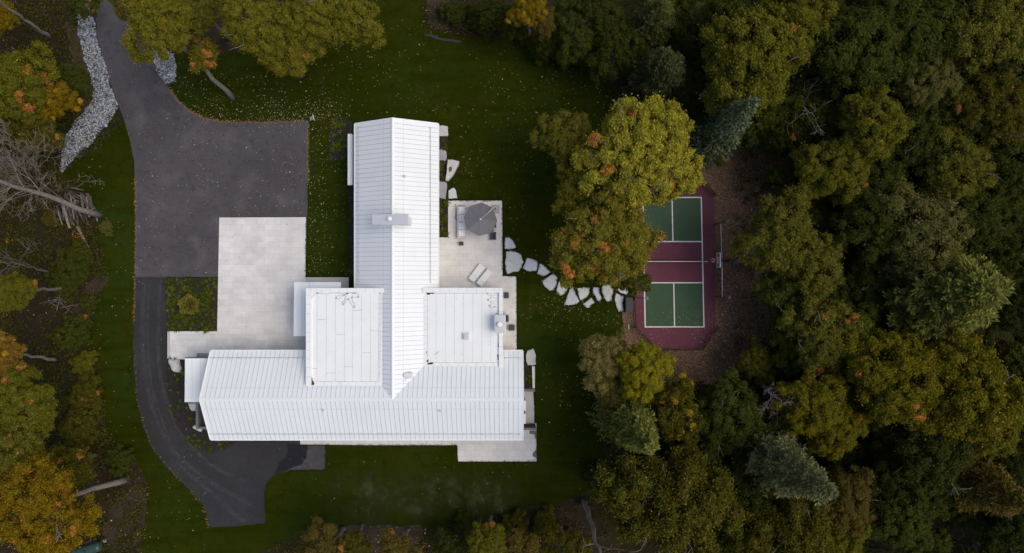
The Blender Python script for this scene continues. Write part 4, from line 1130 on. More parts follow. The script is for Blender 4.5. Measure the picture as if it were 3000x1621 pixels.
# umbrella
zc_ = 2.55
c = W(*zu(883, 597), zc_)
pb = W(*zu(1240, 360), .1)
t = empty('umbrella', (*pb, .087), 'large octagonal grey cantilever umbrella over the patio seating', 'umbrella')
dx, dy = c[0] - pb[0], c[1] - pb[1]
corners = [(918, 190), (1185, 330), (1285, 632), (1150, 910), (845, 998), (570, 850), (483, 552), (628, 285)]
mb = MB()
apex = (dx, dy, zc_ + .16)
cw = []
for x, y in corners:
    p = W(*zu(x, y), zc_ - .22); cw.append((p[0] - pb[0], p[1] - pb[1], zc_ - .22))
for i in range(8):
    a, b = cw[i], cw[(i + 1) % 8]
    rows = 5
    def pt(u, v):
        e = Vector(a).lerp(Vector(b), u); q = Vector(apex).lerp(e, v); q.z -= .10 * math.sin(math.pi * v) * (4 * u * (1 - u)) * .15; return tuple(q)
    for r_ in range(rows):
        for k in range(3):
            q = [pt(k / 3, r_ / rows), pt((k + 1) / 3, r_ / rows), pt((k + 1) / 3, (r_ + 1) / rows), pt(k / 3, (r_ + 1) / rows)]
            mb.poly(q[::-1], 1 if i in (2, 3, 4) else 0)  # lower panels take the lighter canvas, shading put into the colour
    va, vb = a, b
    mb.poly([va, vb, (vb[0], vb[1], vb[2] - .1), (va[0], va[1], va[2] - .1)], 0)
mb.build('canopy', [m_umb, m_umb_lit], t)
for i in range(8):
    m2 = MB(); m2.tube([(apex[0], apex[1], apex[2] - .05), (cw[i][0] * .99 + apex[0] * .01, cw[i][1] * .99 + apex[1] * .01, cw[i][2] - .03)], .015, 4); m2.build('rib', m_black, t)
m2 = MB(); m2.disc((dx, dy), .10, .06, zc_ + .15, zc_ + .22, 12); m2.build('finial', m_trim, t)
m2 = MB(); m2.tube([(0, 0, .1), (.02, .02, 3.0)], .05, 8); m2.build('mast', m_black, t)
e0, e1 = W(*zu(1243, 285), 3.0), W(*zu(1072, 432), 2.85)
m2 = MB(); m2.tube([(e0[0] - pb[0], e0[1] - pb[1], 3.0), (e1[0] - pb[0], e1[1] - pb[1], 2.87)], .045, 6); m2.tube([(e1[0] - pb[0], e1[1] - pb[1], 2.87), (dx, dy, zc_ + .3)], .02, 5); m2.build('arm', m_teak, t)
m2 = MB(); a, b = W(*zu(1150, 250), .1), W(*zu(1338, 458), .1); m2.bevbox(a[0] - pb[0], a[1] - pb[1], 0, b[0] - pb[0], b[1] - pb[1], .10, .02); m2.build('base_plate', m_base, t)
# dining chairs and table under the umbrella
def chair(cx, cy, rz, label):
    p = W(*zu(cx, cy), .5)
    t = empty('armchair', (*p, .087), label, 'chair', 'black armchairs at the umbrella table', rz)
    mb = MB(); mb.bevbox(-.32, -.33, .36, .20, .33, .44, .03); mb.build('seat', m_dark, t)
    mb = MB()
    for i in range(4): mb.bevbox(.22, -.33 + i * .168, .44, .27, -.33 + i * .168 + .14, .86, .015)
    for z in (.5, .66, .82): mb.box(.28, -.36, z, .30, .36, z + .05)
    mb.build('backrest', m_black, t)
    for s in (-1, 1):
        m2 = MB(); m2.box(-.36, s * .36 - .03, .60, .32, s * .36 + .03, .64); m2.build('armrest', m_dark, t)
        for x in (-.33, .28):
            m2 = MB(); m2.box(x - .025, s * .36 - .025, 0, x + .025, s * .36 + .025, .60); m2.build('leg', m_black, t)
chair(1188, 995, 0, 'black slatted armchair standing clear of the umbrella')
chair(1190, 705, 0, 'black armchair mostly hidden under the umbrella edge')
tp = W(*zu(985, 700), .7)
t = empty('dining_table', (*tp, .087), 'dark table under the grey umbrella, only a corner showing', 'table')
mb = MB(); a = W(*zu(1195, 900), .7); mb.bevbox(-.75, a[1] - tp[1], .66, a[0] - tp[0], .65, .72, .02); mb.build('tabletop', m_dark, t)
for sx in (-.65, a[0] - tp[0] - .1):
    for sy in (a[1] - tp[1] + .1, .55):
        m2 = MB(); m2.box(sx - .03, sy - .03, 0, sx + .03, sy + .03, .659); m2.build('leg', m_black, t)
# sun loungers
def lounger(c4, label):
    p = [W(x, y, .35) for x, y in c4]      # foot-left, foot-right, head-right, head-left
    cx = sum(q[0] for q in p) / 4; cy = sum(q[1] for q in p) / 4
    f = Vector(((p[0][0] + p[1][0]) / 2, (p[0][1] + p[1][1]) / 2)); h = Vector(((p[2][0] + p[3][0]) / 2, (p[2][1] + p[3][1]) / 2))
    d = f - h
    L_ = d.length; wd = (Vector(p[0]) - Vector(p[1])).length
    t = empty('sun_lounger', (cx, cy, .087), label, 'sun lounger', 'pair of sun loungers on the patio', math.atan2(d.y, d.x))
    hl, w2 = L_ / 2, wd / 2
    mb = MB(); mb.box(-hl, -w2, .14, hl, w2, .22); mb.build('frame', m_membg, t)
    mb = MB(); mb.bevbox(-hl + .52, -w2 + .03, .22, hl - .02, w2 - .03, .34, .03); mb.build('mattress', m_loung, t)
    mb = MB()
    bz = .46
    q = [(-hl + .51, .34), (-hl + .03, bz), (-hl + .03, bz - .12), (-hl + .51, .22)]
    for s, e in ((-w2 + .03, w2 - .03),):
        A = [(x, s, z) for x, z in q]; B = [(x, e, z) for x, z in q]
        mb.poly(A[::-1]); mb.poly(B)
        for i in range(4):
            j = (i + 1) % 4
            mb.poly([A[i], A[j], B[j], B[i]])
    mb.build('backrest', m_loung, t)
    mb = MB()
    A = [(-hl + .34, -w2 + .12, .395), (-hl + .12, -w2 + .12, .45), (-hl + .12, w2 - .12, .45), (-hl + .34, w2 - .12, .395)]
    B = [(x, y, z + .06) for x, y, z in A]
    mb.poly(B[::-1]); mb.poly(A)
    for i in range(4):
        j = (i + 1) % 4
        mb.poly([A[i], A[j], B[j], B[i]])
    mb.build('pillow', m_loung, t)
    for sx in (-hl + .1, hl - .1):
        for sy in (-w2 + .05, w2 - .05):
            m2 = MB(); m2.box(sx - .03, sy - .03, 0, sx + .03, sy + .03, .14); m2.build('leg', m_membg, t)
lounger([(1404.4, 771.4), (1421.6, 784.8), (1388.6, 827.8), (1370.8, 816.6)], 'pale grey sun lounger closer to the sofa side')
lounger([(1428.7, 786.3), (1443.6, 799.8), (1410, 841.8), (1393.2, 827.8)], 'pale grey sun lounger closer to the flat roof parapet')
# grill behind the small chimney
c = W(1486, 934, .9)
t = empty('grill', (*c, .087), 'black grill beside the small chimney, partly covered by its cap', 'grill')
mb = MB(); mb.bevbox(-.30, -.36, .5, .14, .36, .95, .06); mb.build('hood', m_black, t)
mb = MB(); mb.box(-.28, -.33, .05, .1, .33, .5); mb.build('cart', m_dark, t)
mb = MB(); mb.tube([(.19, -.28, .75), (.19, .28, .75)], .018, 6); mb.build('handle', m_steel, t)
# bench / rack on the terrace by the long wing
c = W(596, 1040.5, .4)
t = empty('slatted_rack', (*c, .087), 'black slatted metal rack on the terrace beside the gable end', 'rack')
mb = MB()
for s in (-1, 1): mb.box(-.66, s * .14 - .02, .36, .66, s * .14 + .02, .40)
for i in range(13): mb.box(-.64 + i * .105, -.119, .365, -.61 + i * .105, .119, .39)
mb.build('shelf', m_black, t)
for sx in (-.62, .62):
    m2 = MB(); m2.box(sx - .02, -.15, 0, sx + .02, -.11, .359); m2.build('leg', m_black, t)
    m2 = MB(); m2.box(sx - .02, .11, 0, sx + .02, .15, .359); m2.build('leg', m_black, t)
# marker sign at the corner of the parking court
c = W(915, 350)
t = empty('marker_sign', (*c, .02), 'small black marker sign with pale yellow strokes beside the parking court corner', 'sign', None, R(12))
mb = MB(); mb.tube([(.12, -.25, 0), (.12, -.25, .35)], .03, 6); mb.tube([(.12, .25, 0), (.12, .25, .35)], .03, 6); mb.build('post', m_black, t)
mb = MB(); mb.box(-.19, -.24, .30, .16, .24, .34); mb.build('plate', m_black, t)
mb = MB()
for y0_, xa, xb in ((.15, -.17, .13), (.05, -.10, .14), (-.06, -.10, .10), (-.15, -.10, .12)):
    mb.box(xa, y0_, .341, xb, y0_ + .035, .346)
mb.box(-.11, -.16, .347, -.075, .08, .351); mb.box(-.17, -.20, .341, -.13, -.12, .346)
mb.build('lettering', m_yel, t)
mb = MB(); mb.box(.20, -.2, .0, .23, .36, .42); mb.build('back_panel', m_membg, t)

# ------------------------------------------------------------------ propane tank
c = W(255, 1612, .9)
ang = R(17)
t = empty('propane_tank', (*c, .02), 'dark green propane tank lying on its concrete pad under golden tree', 'tank', None, ang)
mb = MB()
L_, r_ = 1.25, .52
prof = [(-L_ - r_ * .55, .02)] + [(-L_ - r_ * .55 * math.cos(a), r_ * math.sin(a)) for a in (.35, .75, 1.15)] + [(-L_, r_), (L_, r_)] + [(L_ + r_ * .55 * math.cos(a), r_ * math.sin(a)) for a in (1.15, .75, .35)] + [(L_ + r_ * .55, .02)]
mb.tube([(x, 0, .85) for x, _ in prof], [q for _, q in prof], 24)
mb.build('shell', m_tank, t, smooth=True)
mb = MB(); mb.disc((0, 0), .17, .15, 1.34, 1.52, 16); mb.build('valve_dome', m_tank, t)
for sx in (-.9, .9):
    m2 = MB(); m2.box(sx - .08, -.4, .1, sx + .08, .4, .5); m2.build('saddle', m_conc, t)
t2 = empty('concrete_slab', (*W(247, 1599), .02), 'weathered brown concrete slab beside the propane tank', 'slab', None, R(19))
mb = MB(); mb.bevbox(-1.45, -.36, 0, 1.45, .36, .15, .02); mb.build('body', m_pad, t2)

# ------------------------------------------------------------------ vegetation makers
def leaf_object(name, C, Nn, S, clump, m, aspect=.72, parent=None, mesh_only=False):
    """many small diamond leaves: centres, normals, sizes, clump ids (numpy)"""
    n = len(C)
    rng = np.random.default_rng(n)
    Nn = Nn / (np.linalg.norm(Nn, axis=1, keepdims=True) + 1e-9)
    t = rng.normal(size=(n, 3))
    t -= Nn * (t * Nn).sum(1, keepdims=True)
    t /= np.linalg.norm(t, axis=1, keepdims=True) + 1e-9
    b = np.cross(Nn, t)
    S = S[:, None]
    V = np.stack([C + t * S * .5, C + b * S * .5 * aspect, C - t * S * .5, C - b * S * .5 * aspect], 1).reshape(-1, 3)
    return raw_quads(name, V, clump, m, parent, mesh_only)

def raw_quads(name, V, clump, m, parent=None, mesh_only=False):
    n = len(V) // 4
    me = bpy.data.meshes.new(name)
    me.vertices.add(4 * n); me.vertices.foreach_set('co', V.astype(np.float32).ravel())
    me.loops.add(4 * n); me.loops.foreach_set('vertex_index', np.arange(4 * n, dtype=np.int32))
    me.polygons.add(n); me.polygons.foreach_set('loop_start', np.arange(0, 4 * n, 4, dtype=np.int32))
    me.update(calc_edges=True)
    if clump is not None:
        a = me.attributes.new('clump', 'FLOAT', 'FACE'); a.data.foreach_set('value', clump.astype(np.float32))
    me.materials.append(m)
    if mesh_only: return me
    o = link(bpy.data.objects.new(name, me))
    if parent: o.parent = parent
    return o

def crown_mesh(seed, Rr=4.0, ncl=46, rc=(.17, .29), leaf=.2, m=None, sub=10, rag=.2, flat=.72, dense=1.0, scatter=.35, knob=1.0):
    """crown of leaf clumps on an uneven dome; origin at the crown's middle"""
    rng = np.random.default_rng(seed)
    ph = rng.uniform(0, 6.28, 5)
    def env(th): return 1 + rag * (.5 * math.sin(2 * th + ph[0]) + .45 * math.sin(3 * th + ph[1]) + .35 * math.sin(5 * th + ph[2]) + .3 * math.sin(8 * th + ph[3]))
    Cs, Ns, Ss, Ks = [], [], [], []
    for i in range(ncl):
        zf = 1 - 1.42 * (i + .5) / ncl              # top to a little under the equator
        zf += rng.uniform(-.06, .06)
        zf = max(-.45, min(.98, zf))
        th = i * 2.39996 + rng.uniform(-.35, .35)
        rr = math.sqrt(max(0, 1 - zf * zf)) * env(th)
        shell = rng.uniform(.62, .86)
        cc = np.array([rr * math.cos(th) * Rr * shell, rr * math.sin(th) * Rr * shell, zf * Rr * flat * shell])
        out = np.array([rr * math.cos(th), rr * math.sin(th), zf * 1.2 + .35]); out /= np.linalg.norm(out)
        r_ = rng.uniform(*rc) * Rr
        kid = rng.random()
        for j in range(sub):
            d = rng.normal(size=3); d /= np.linalg.norm(d)
            d = d + out * .8 + np.array([0, 0, .25]); d /= np.linalg.norm(d)
            sc = cc + d * r_ * rng.uniform(.50, 1.0) * np.array([1, 1, .85])
            rs = rng.uniform(.20, .44) * knob
            n = max(6, int(dense * 1.75 * 2 * math.pi * rs * rs / (leaf * leaf * .36)))
            v = rng.normal(size=(n, 3)); v /= np.linalg.norm(v, axis=1, keepdims=True)
            v = v + out * .55 + np.array([0, 0, .3]); v /= np.linalg.norm(v, axis=1, keepdims=True)
            pos = sc + v * rs * rng.uniform(.5, 1.15, (n, 1))
            Cs.append(pos); Ns.append(v * .8 + rng.normal(size=(n, 3)) * .55 + np.array([0, 0, .25]))
            Ss.append(leaf * rng.uniform(.7, 1.35, n))
            Ks.append(np.full(n, min(.999, max(0, kid + rng.uniform(-.03, .03)))))
    # inner leaves seen through the gaps
    n = int(dense * 1.1 * 2 * math.pi * Rr * Rr * .42 / (leaf * leaf * .36))
    v = rng.normal(size=(n, 3)); v[:, 2] = np.abs(v[:, 2]) * .9 - .15; v /= np.linalg.norm(v, axis=1, keepdims=True)
    ev = np.array([env(math.atan2(b, a)) for a, b in v[:, :2]])[:, None]
    Cs.append(v * rng.uniform(.45, .80, (n, 1)) * Rr * np.concatenate([ev, ev, np.full((n, 1), flat)], 1)); Ns.append(v + rng.normal(size=(n, 3)) * .6); Ss.append(leaf * rng.uniform(.8, 1.5, n)); Ks.append(np.full(n, .7) + rng.uniform(0, .25, n))
    # stray sprays on the outline
    n = int(scatter * sum(len(c) for c in Cs) * .12)
    allc = np.concatenate(Cs)
    pick = allc[rng.integers(0, len(allc), n)]
    Cs.append(pick + rng.normal(size=(n, 3)) * .22 * np.array([1, 1, .6])); Ns.append(rng.normal(size=(n, 3)) + np.array([0, 0, .8])); Ss.append(leaf * rng.uniform(.8, 1.3, n)); Ks.append(rng.random(n))
    return leaf_object('crown', np.concatenate(Cs), np.concatenate(Ns), np.concatenate(Ss), np.concatenate(Ks), m or m_leaf_o, mesh_only=True)

def conifer_mesh(seed, hgt=15.0, Rr=3.2, whorls=26, nb=8, droop=.25, tuft=.30, wdt=.07, start=.12, power=.85, puff=1, m=None):
    """spruce or pine: whorls of needled branches, origin at the trunk's foot"""
    rng = np.random.default_rng(seed)
    V, K = [], []
    for i in range(whorls):
        f = start + (1 - start) * (i / (whorls - 1)) ** .95
        z = hgt * f
        L0 = Rr * (1 - f) ** power + .18
        n = max(4, int(nb * (1 - .4 * f)))
        a0 = rng.uniform(0, 6.28)
        for b in range(n):
            th = a0 + 6.283 * b / n + rng.uniform(-.22, .22)
            L = L0 * rng.uniform(.72, 1.12)
            d = np.array([math.cos(th), math.sin(th), 0]); sd_ = np.array([-math.sin(th), math.cos(th), 0])
            kid = rng.random()
            zj = rng.uniform(-.6, .6) * hgt / whorls; rise = rng.uniform(.05, .32)
            steps = max(3, int(L / .15))
            for s in range(steps):
                u = (s + .5) / steps
                if u < .15 and L > 1.2: continue
                p = d * L * u + np.array([0, 0, z + zj + L * (rise * u - droop * u * u)])
                wide = min(.62, .18 + L * .17) * (1 - .5 * u) * (1 + .35 * (puff - 1)) * rng.uniform(.6, 1.2)
                for q in range(7 * puff):
                    sg = 1 if rng.random() < .5 else -1
                    o_ = p + sd_ * sg * wide * rng.uniform(0, 1) + rng.normal(size=3) * .07
                    dr = d * rng.uniform(.3, 1.0) + sd_ * sg * rng.uniform(.2, 1.0) + np.array([0, 0, rng.uniform(-.15, .6 if puff > 1 else .35)])
                    dr /= np.linalg.norm(dr)
                    ln_ = tuft * rng.uniform(.5, 1.1)
                    nn = np.cross(dr, sd_ * .3 + rng.normal(size=3) * .7 + np.array([0, 0, .1]))
                    nn /= np.linalg.norm(nn) + 1e-9
                    w_ = nn * wdt * rng.uniform(.5, 1.1)
                    e = o_ + dr * ln_
                    V += [o_ - w_ * .4, o_ + dr * ln_ * .45 + w_, e, o_ + dr * ln_ * .45 - w_]
                    K.append(min(.999, max(.0, kid + rng.uniform(-.1, .1))))
    return raw_quads('crown', np.array(V), np.array(K), m or m_needle, mesh_only=True)

def limb_path(a, b, bend, rng, n=6):
    a = Vector(a); b = Vector(b)
    L = (b - a).length
    k = Vector((rng.uniform(-1, 1), rng.uniform(-1, 1), rng.uniform(-.3, .6))) * bend * L
    return [a.lerp(b, i / n) + k * math.sin(math.pi * i / n) + Vector((rng.uniform(-1, 1), rng.uniform(-1, 1), rng.uniform(-1, 1))) * L * .012 for i in range(n + 1)]

def trunk_mesh(foot, top, r0, r1, limbs, Rr, seed, m, parent, twigs=2, name='trunk'):
    rng = random.Random(seed)
    mb = MB()
    p = limb_path(foot, top, .012, rng, 10)
    p[0] = Vector(foot)
    rad = [r0 * (1.35 if i == 0 else 1) + (r1 - r0) * i / 10 for i in range(11)]
    mb.tube(p, rad, 9)
    for i in range(limbs):
        s = p[rng.randint(6, 10)]
        th = rng.uniform(0, 6.28)
        e = Vector(top) + Vector((math.cos(th) * Rr * rng.uniform(.5, .85), math.sin(th) * Rr * rng.uniform(.5, .85), Rr * rng.uniform(.0, .62)))
        q = limb_path(s, e, .08, rng, 6)
        mb.tube(q, [r1 * .75 * (1 - .12 * j) for j in range(7)], 6)
        for k in range(twigs):
            s2 = q[rng.randint(3, 6)]
            e2 = s2 + Vector((rng.uniform(-1, 1), rng.uniform(-1, 1), rng.uniform(-.1, .8))) * Rr * .28
            mb.tube(limb_path(s2, e2, .1, rng, 4), [r1 * .3, r1 * .24, r1 * .2, r1 * .14, r1 * .08], 4)
    return mb.build(name, m, parent, smooth=True)

def bare_tree(foot, top, r0, levels, seed, m, name, label, cat, spread=.5, nside=14, blen=.32, up=.2, group=None, mt=None, start=.35):
    """leafless tree grown branch by branch"""
    rng = random.Random(seed)
    solid = levels < 3 or nside <= 10
    t = empty(name, foot, label, cat, group)
    mb, tw = MB(), MB()
    f0 = Vector((0, 0, 0)); tp = Vector(top) - Vector(foot)
    p = limb_path(f0, tp, .012, rng, 12); p[0] = f0
    mb.tube(p, [r0 * (1.3 if i == 0 else 1) * (1 - .78 * i / 12) for i in range(13)], 9)
    L = tp.length
    def grow(o, d, ln, r, lv):
        n = 5
        q = [Vector(o)]
        dd = Vector(d)
        for i in range(n):
            dd = (dd + Vector((rng.uniform(-1, 1), rng.uniform(-1, 1), rng.uniform(-.6, .8))) * .38).normalized()
            q.append(q[-1] + dd * ln / n)
        (mb if (lv == levels or solid) else tw).tube(q, [max(.012, r * (1 - .15 * i)) for i in range(n + 1)], 5 if lv == levels else 4, cap=False)
        if lv > 1:
            for k in range(rng.randint(3, 5)):
                s = q[rng.randint(1, n)]
                d2 = (dd + Vector((rng.uniform(-1, 1), rng.uniform(-1, 1), rng.uniform(-.5, .8)))).normalized()
                grow(s, d2, ln * rng.uniform(.4, .65), r * .5, lv - 1)
    ax = tp.normalized()
    for i in range(nside):
        u = start + (1 - start) * (i + rng.random() * .6) / nside
        o = p[min(12, int(u * 12))]
        th = rng.uniform(0, 6.28)
        a = ax.cross(Vector((0, 0, 1)) if abs(ax.z) < .95 else Vector((1, 0, 0))).normalized(); b = ax.cross(a)
        d = (a * math.cos(th) + b * math.sin(th)) * spread + ax * .35 + Vector((0, 0, up))
        grow(o, d.normalized(), L * blen * (1.15 - u * .6), r0 * (.20 if levels > 3 else .30) * (1.1 - u * .7), levels)
    mb.build('trunk', m, t, smooth=True)
    if not solid: tw.build('branches', mt or m_twig, t)
    return t

# ------------------------------------------------------------------ crown prototypes
PROTO = {}
for i in range(4): PROTO['d%d' % i] = (crown_mesh(100 + i, 4.0, 84 + 8 * i, rc=(.09, .19), leaf=.15, rag=.30, sub=11, scatter=.8, knob=.9), 4.0)
for i in range(4): PROTO['f%d' % i] = (crown_mesh(200 + i, 4.0, 110, rc=(.07, .17), leaf=.14, rag=.40, sub=9, dense=.9, scatter=1.6, knob=.75), 4.0)
for i in range(2): PROTO['s%d' % i] = (crown_mesh(300 + i, 2.2, 40, rc=(.14, .28), leaf=.14, rag=.32, sub=9, scatter=1.0, knob=.75), 2.2)
PROTO['m0'] = (crown_mesh(401, 5.2, 165, rc=(.075, .15), leaf=.15, rag=.16, flat=.72, sub=11, scatter=.6, knob=.9), 5.2)
PROTO['m1'] = (crown_mesh(407, 5.0, 140, rc=(.075, .16), leaf=.14, rag=.34, flat=.62, sub=10, scatter=1.2, knob=.8), 5.0)
for i in range(2): PROTO['g%d' % i] = (crown_mesh(350 + i, 4.0, 90, rc=(.09, .18), leaf=.15, rag=.34, m=m_leaf_y, sub=10, scatter=.9, knob=.85), 4.0)
CONI = {
    'spruce0': (conifer_mesh(1, 13, 2.5, 34, 11, .30, .30, .075), 13, 2.5),
    'spruce1': (conifer_mesh(2, 13, 2.3, 32, 11, .35, .32, .075), 13, 2.3),
    'pine0': (conifer_mesh(3, 17, 4.2, 24, 10, .06, .38, .075, .28, .62, 2), 17, 4.2),
    'pine2': (conifer_mesh(14, 18, 5.2, 26, 11, .06, .42, .085, .30, .55, 2), 18, 5.2),
    'pine1': (conifer_mesh(4, 17, 4.0, 22, 10, .02, .40, .075, .30, .55, 2), 17, 4.0),
}
D = 3000 / 2576.0
COL = {
    'topolive': (.195, .182, .018), 'courtmaple': (.215, .198, .022), 'bright': (.345, .315, .032), 'olive': (.150, .148, .013), 'olgreen': (.150, .148, .018), 'green': (.090, .102, .012), 'midgreen': (.072, .086, .012),
    'dark': (.058, .069, .010), 'darker': (.040, .051, .008), 'gold': (.225, .155, .007), 'goldgreen': (.158, .140, .008), 'brown': (.135, .104, .020), 'brownol': (.106, .101, .010),
    'yellow': (.270, .245, .013), 'lime': (.200, .200, .010), 'grey': (.150, .144, .036), 'tan': (.25, .21, .06), 'pine': (.100, .108, .032), 'pineg': (.150, .160, .032), 'blue': (.120, .145, .076), 'bluepale': (.185, .192, .078), 'sprucedark': (.066, .075, .027), 'rust': (.25, .15, .025),
}
NTREE = [0]
def tree(kind, cx, cy, r, hc, col, acc, label, foot=None, name='maple_tree', cat='tree', group=None, bark=None, limbs=5, sq=1.0):
    NTREE[0] += 1
    k = NTREE[0]
    me, R0 = PROTO[kind]
    if cx > 1700:
        r *= 1.13; acc *= .6
    x, y = W(cx * D, cy * D, hc)
    rw = r * D / PPM * (H - hc) / H
    s = rw / R0 / 1.02
    if foot is None: fx, fy = x + math.sin(k * 3.7) * .3, y + math.cos(k * 2.9) * .3
    else: fx, fy = W(foot[0] * D, foot[1] * D)
    t = empty(name, (fx, fy, 0), label, cat, group)
    o = link(bpy.data.objects.new('crown', me)); o.parent = t
    o.location = (x - fx, y - fy, hc); o.scale = (s, s, s * sq); o.rotation_euler = (0, 0, k * 1.7)
    o.color = (*COL[col], acc)
    trunk_mesh((0, 0, 0), (x - fx, y - fy, hc), .10 + rw * .045, .05 + rw * .018, limbs, rw, k, bark or m_bark, t)
    return t
def conifer(kind, cx, cy, r, col, label, hs=1.0, name='spruce_tree', lean=(0, 0), group=None, acc=0):
    NTREE[0] += 1
    k = NTREE[0]
    me, h0, R0 = CONI[kind]
    sc = r * D / PPM * .82 / R0
    hgt = h0 * sc * hs
    x, y = W(cx * D, cy * D, hgt * .5)
    t = empty(name, (x, y, 0), label, 'tree', group)
    t.rotation_euler = (lean[0], lean[1], 0)
    o = link(bpy.data.objects.new('crown', me)); o.parent = t
    o.scale = (sc, sc, sc * hs); o.rotation_euler = (0, 0, k * 2.1)
    o.color = (*COL[col], acc)
    mb = MB(); mb.tube([(0, 0, 0), (0, 0, hgt * .5), (0, 0, hgt * .97)], [.22, .13, .02], 8); mb.build('trunk', m_barkd, t, smooth=True)
    return t
def conifer_ft(kind, foot, tip, hgt, r, col, label, name='pine_tree', acc=0, bark=None):
    me, h0, R0 = CONI[kind]
    fx, fy = W(foot[0] * D, foot[1] * D); tx, ty = W(tip[0] * D, tip[1] * D, hgt)
    t = empty(name, (fx, fy, 0), label, 'tree')
    d = Vector((tx - fx, ty - fy, hgt))
    q = Vector((0, 0, 1)).rotation_difference(d.normalized())
    t.rotation_mode = 'QUATERNION'; t.rotation_quaternion = q
    sc = r * D / PPM * .8 / R0; hs = d.length / h0
    o = link(bpy.data.objects.new('crown', me)); o.parent = t
    o.scale = (sc, sc, hs); o.color = (*COL[col], acc)
    mb = MB(); L = d.length; mb.tube([(0, 0, 0), (0, 0, L * .5), (0, 0, L * .97)], [.27, .17, .02], 8); mb.build('trunk', bark or m_barkd, t, smooth=True)
    return t

# --- the two maples between lawn and court
tree('m0', 1606, 390, 158, 10.0, 'bright', .035, 'big round bright yellow green maple overhanging the top of the court', (1560, 430), 'maple_tree', 'maple', limbs=8)
tree('m1', 1522, 604, 132, 9.5, 'courtmaple', .10, 'wide olive maple with orange tips overhanging court and flagstones', (1490, 640), 'maple_tree', 'maple', limbs=9)
tree('d1', 1424, 345, 74, 8.0, 'olgreen', .0, 'dull olive brown maple leaning over the lawn beside the big bright maple', (1408, 430), 'maple_tree', 'maple', bark=m_barkp)
tree('f1', 1456, 462, 74, 8.0, 'olive', .03, 'rusty olive maple filling the gap between the two large court maples', (1440, 470), 'maple_tree', 'maple')
tree('g0', 1525, 455, 96, 8.8, 'olgreen', .08, 'green maple with a golden patch under the bright maple on its lawn side', (1520, 450), 'maple_tree', 'maple')
tree('s0', 1590, 700, 42, 6.0, 'green', .05, 'small green maple at the foot of the orange tipped maple, over the flagstones', (1570, 695), 'maple_tree', 'maple')
# --- trees over the lower lawn edge, below the court
tree('f0', 1518, 908, 72, 6.5, 'tan', .0, 'wispy yellow grey tree on the lawn edge below the court', None, 'birch_tree')
tree('d2', 1618, 934, 74, 8.0, 'yellow', .0, 'bright yellow green maple just below the chamfered court corner', None, 'maple_tree', 'maple')
tree('f3', 1548, 990, 56, 6.0, 'grey', .0, 'soft grey green tree squeezed between wispy tree and grey green spruce')
conifer('spruce0', 1592, 1070, 102, 'pineg', 'round grey green spruce on the lawn edge under the bright yellow maple', .9)
tree('g1', 1700, 1040, 80, 7.5, 'brownol', .08, 'olive gold maple between the grey spruce and the dark green maple', None, 'maple_tree', 'maple')
tree('d3', 1832, 1052, 88, 7.0, 'midgreen', .0, 'dark green maple below the leaf strewn ground beside the court', None, 'maple_tree', 'maple')
tree('f2', 1690, 1262, 162, 11.0, 'brownol', .012, 'very wide brownish olive oak at the lower lawn corner', (1590, 1190), 'oak_tree', 'oak', limbs=8)
tree('f0', 1560, 1180, 60, 6.0, 'dark', .0, 'dark shrubby tree joining the wide brownish oak to the lawn edge')
tree('f1', 1770, 1180, 70, 6.0, 'darker', .02, 'dark low tree in the gap between dark green maple and wide oak')
tree('f2', 1880, 1230, 80, 8.0, 'darker', .03, 'dark brown green tree between the wide oak and the pale bare trunked pine')
conifer_ft('pine0', (1848, 1114), (2088, 1240), 19.5, 112, 'bluepale', 'tall pale blue green pine with bare grey lower trunk', bark=m_bark)
conifer_ft('spruce1', (1828, 1282), (1888, 1346), 7.0, 48, 'blue', 'little blue green spruce with its tip towards the bottom of the wood', 'spruce_tree')
tree('f1', 2128, 1262, 68, 9, 'brown', .0, 'tawny brown tree at the tip of the tall pale pine', None, 'larch_tree')
# --- wood beyond the court, lower half
tree('d0', 2042, 1012, 80, 9.5, 'goldgreen', .0, 'golden olive birch with pale bare limbs on its court side', None, 'birch_tree')
tree('d2', 2100, 1075, 66, 8.5, 'goldgreen', .02, 'golden green maple just below the birch with pale bare limbs', None, 'maple_tree', 'maple')
tree('d3', 2255, 948, 112, 11, 'goldgreen', .03, 'large gold green maple below the widest feathery pine', None, 'maple_tree', 'maple')
tree('g0', 2432, 985, 118, 11.5, 'goldgreen', .06, 'largest golden maple deep in the wood below the widest feathery pine', None, 'maple_tree', 'maple')
tree('d1', 2470, 1070, 84, 9.5, 'olive', .05, 'orange flecked olive maple at the lower side of the largest golden maple', None, 'maple_tree', 'maple')
conifer('pine1', 2210, 1060, 66, 'pine', 'dull green pine tucked under the large gold green maple', .8, 'pine_tree')
tree('f1', 2345, 1135, 100, 8.5, 'dark', .0, 'dark olive tree above the tawny feathery larch')
conifer('pine0', 2452, 1212, 112, 'brown', 'tawny feathery larch in the lower corner of the wood', .85, 'larch_tree')
tree('f0', 2240, 1235, 84, 7.0, 'darker', .0, 'dim olive tree between the tawny brown tree and the tawny larch')
tree('d2', 2262, 1312, 74, 8.0, 'midgreen', .0, 'green tree at the dark hollow near the bottom of the wood')
tree('f2', 1985, 1335, 108, 9.0, 'brownol', .02, 'brownish olive tree on the bottom edge beyond the wide oak')
tree('g1', 2105, 1362, 70, 8.0, 'olive', .04, 'olive gold tree on the bottom edge beside the dark hollow')
tree('s1', 2340, 1376, 40, 5.0, 'green', .0, 'small green tree at the bottom of the dark hollow')
tree('f1', 2545, 1330, 62, 7.0, 'darker', .0, 'dim tree in the very bottom corner of the wood')
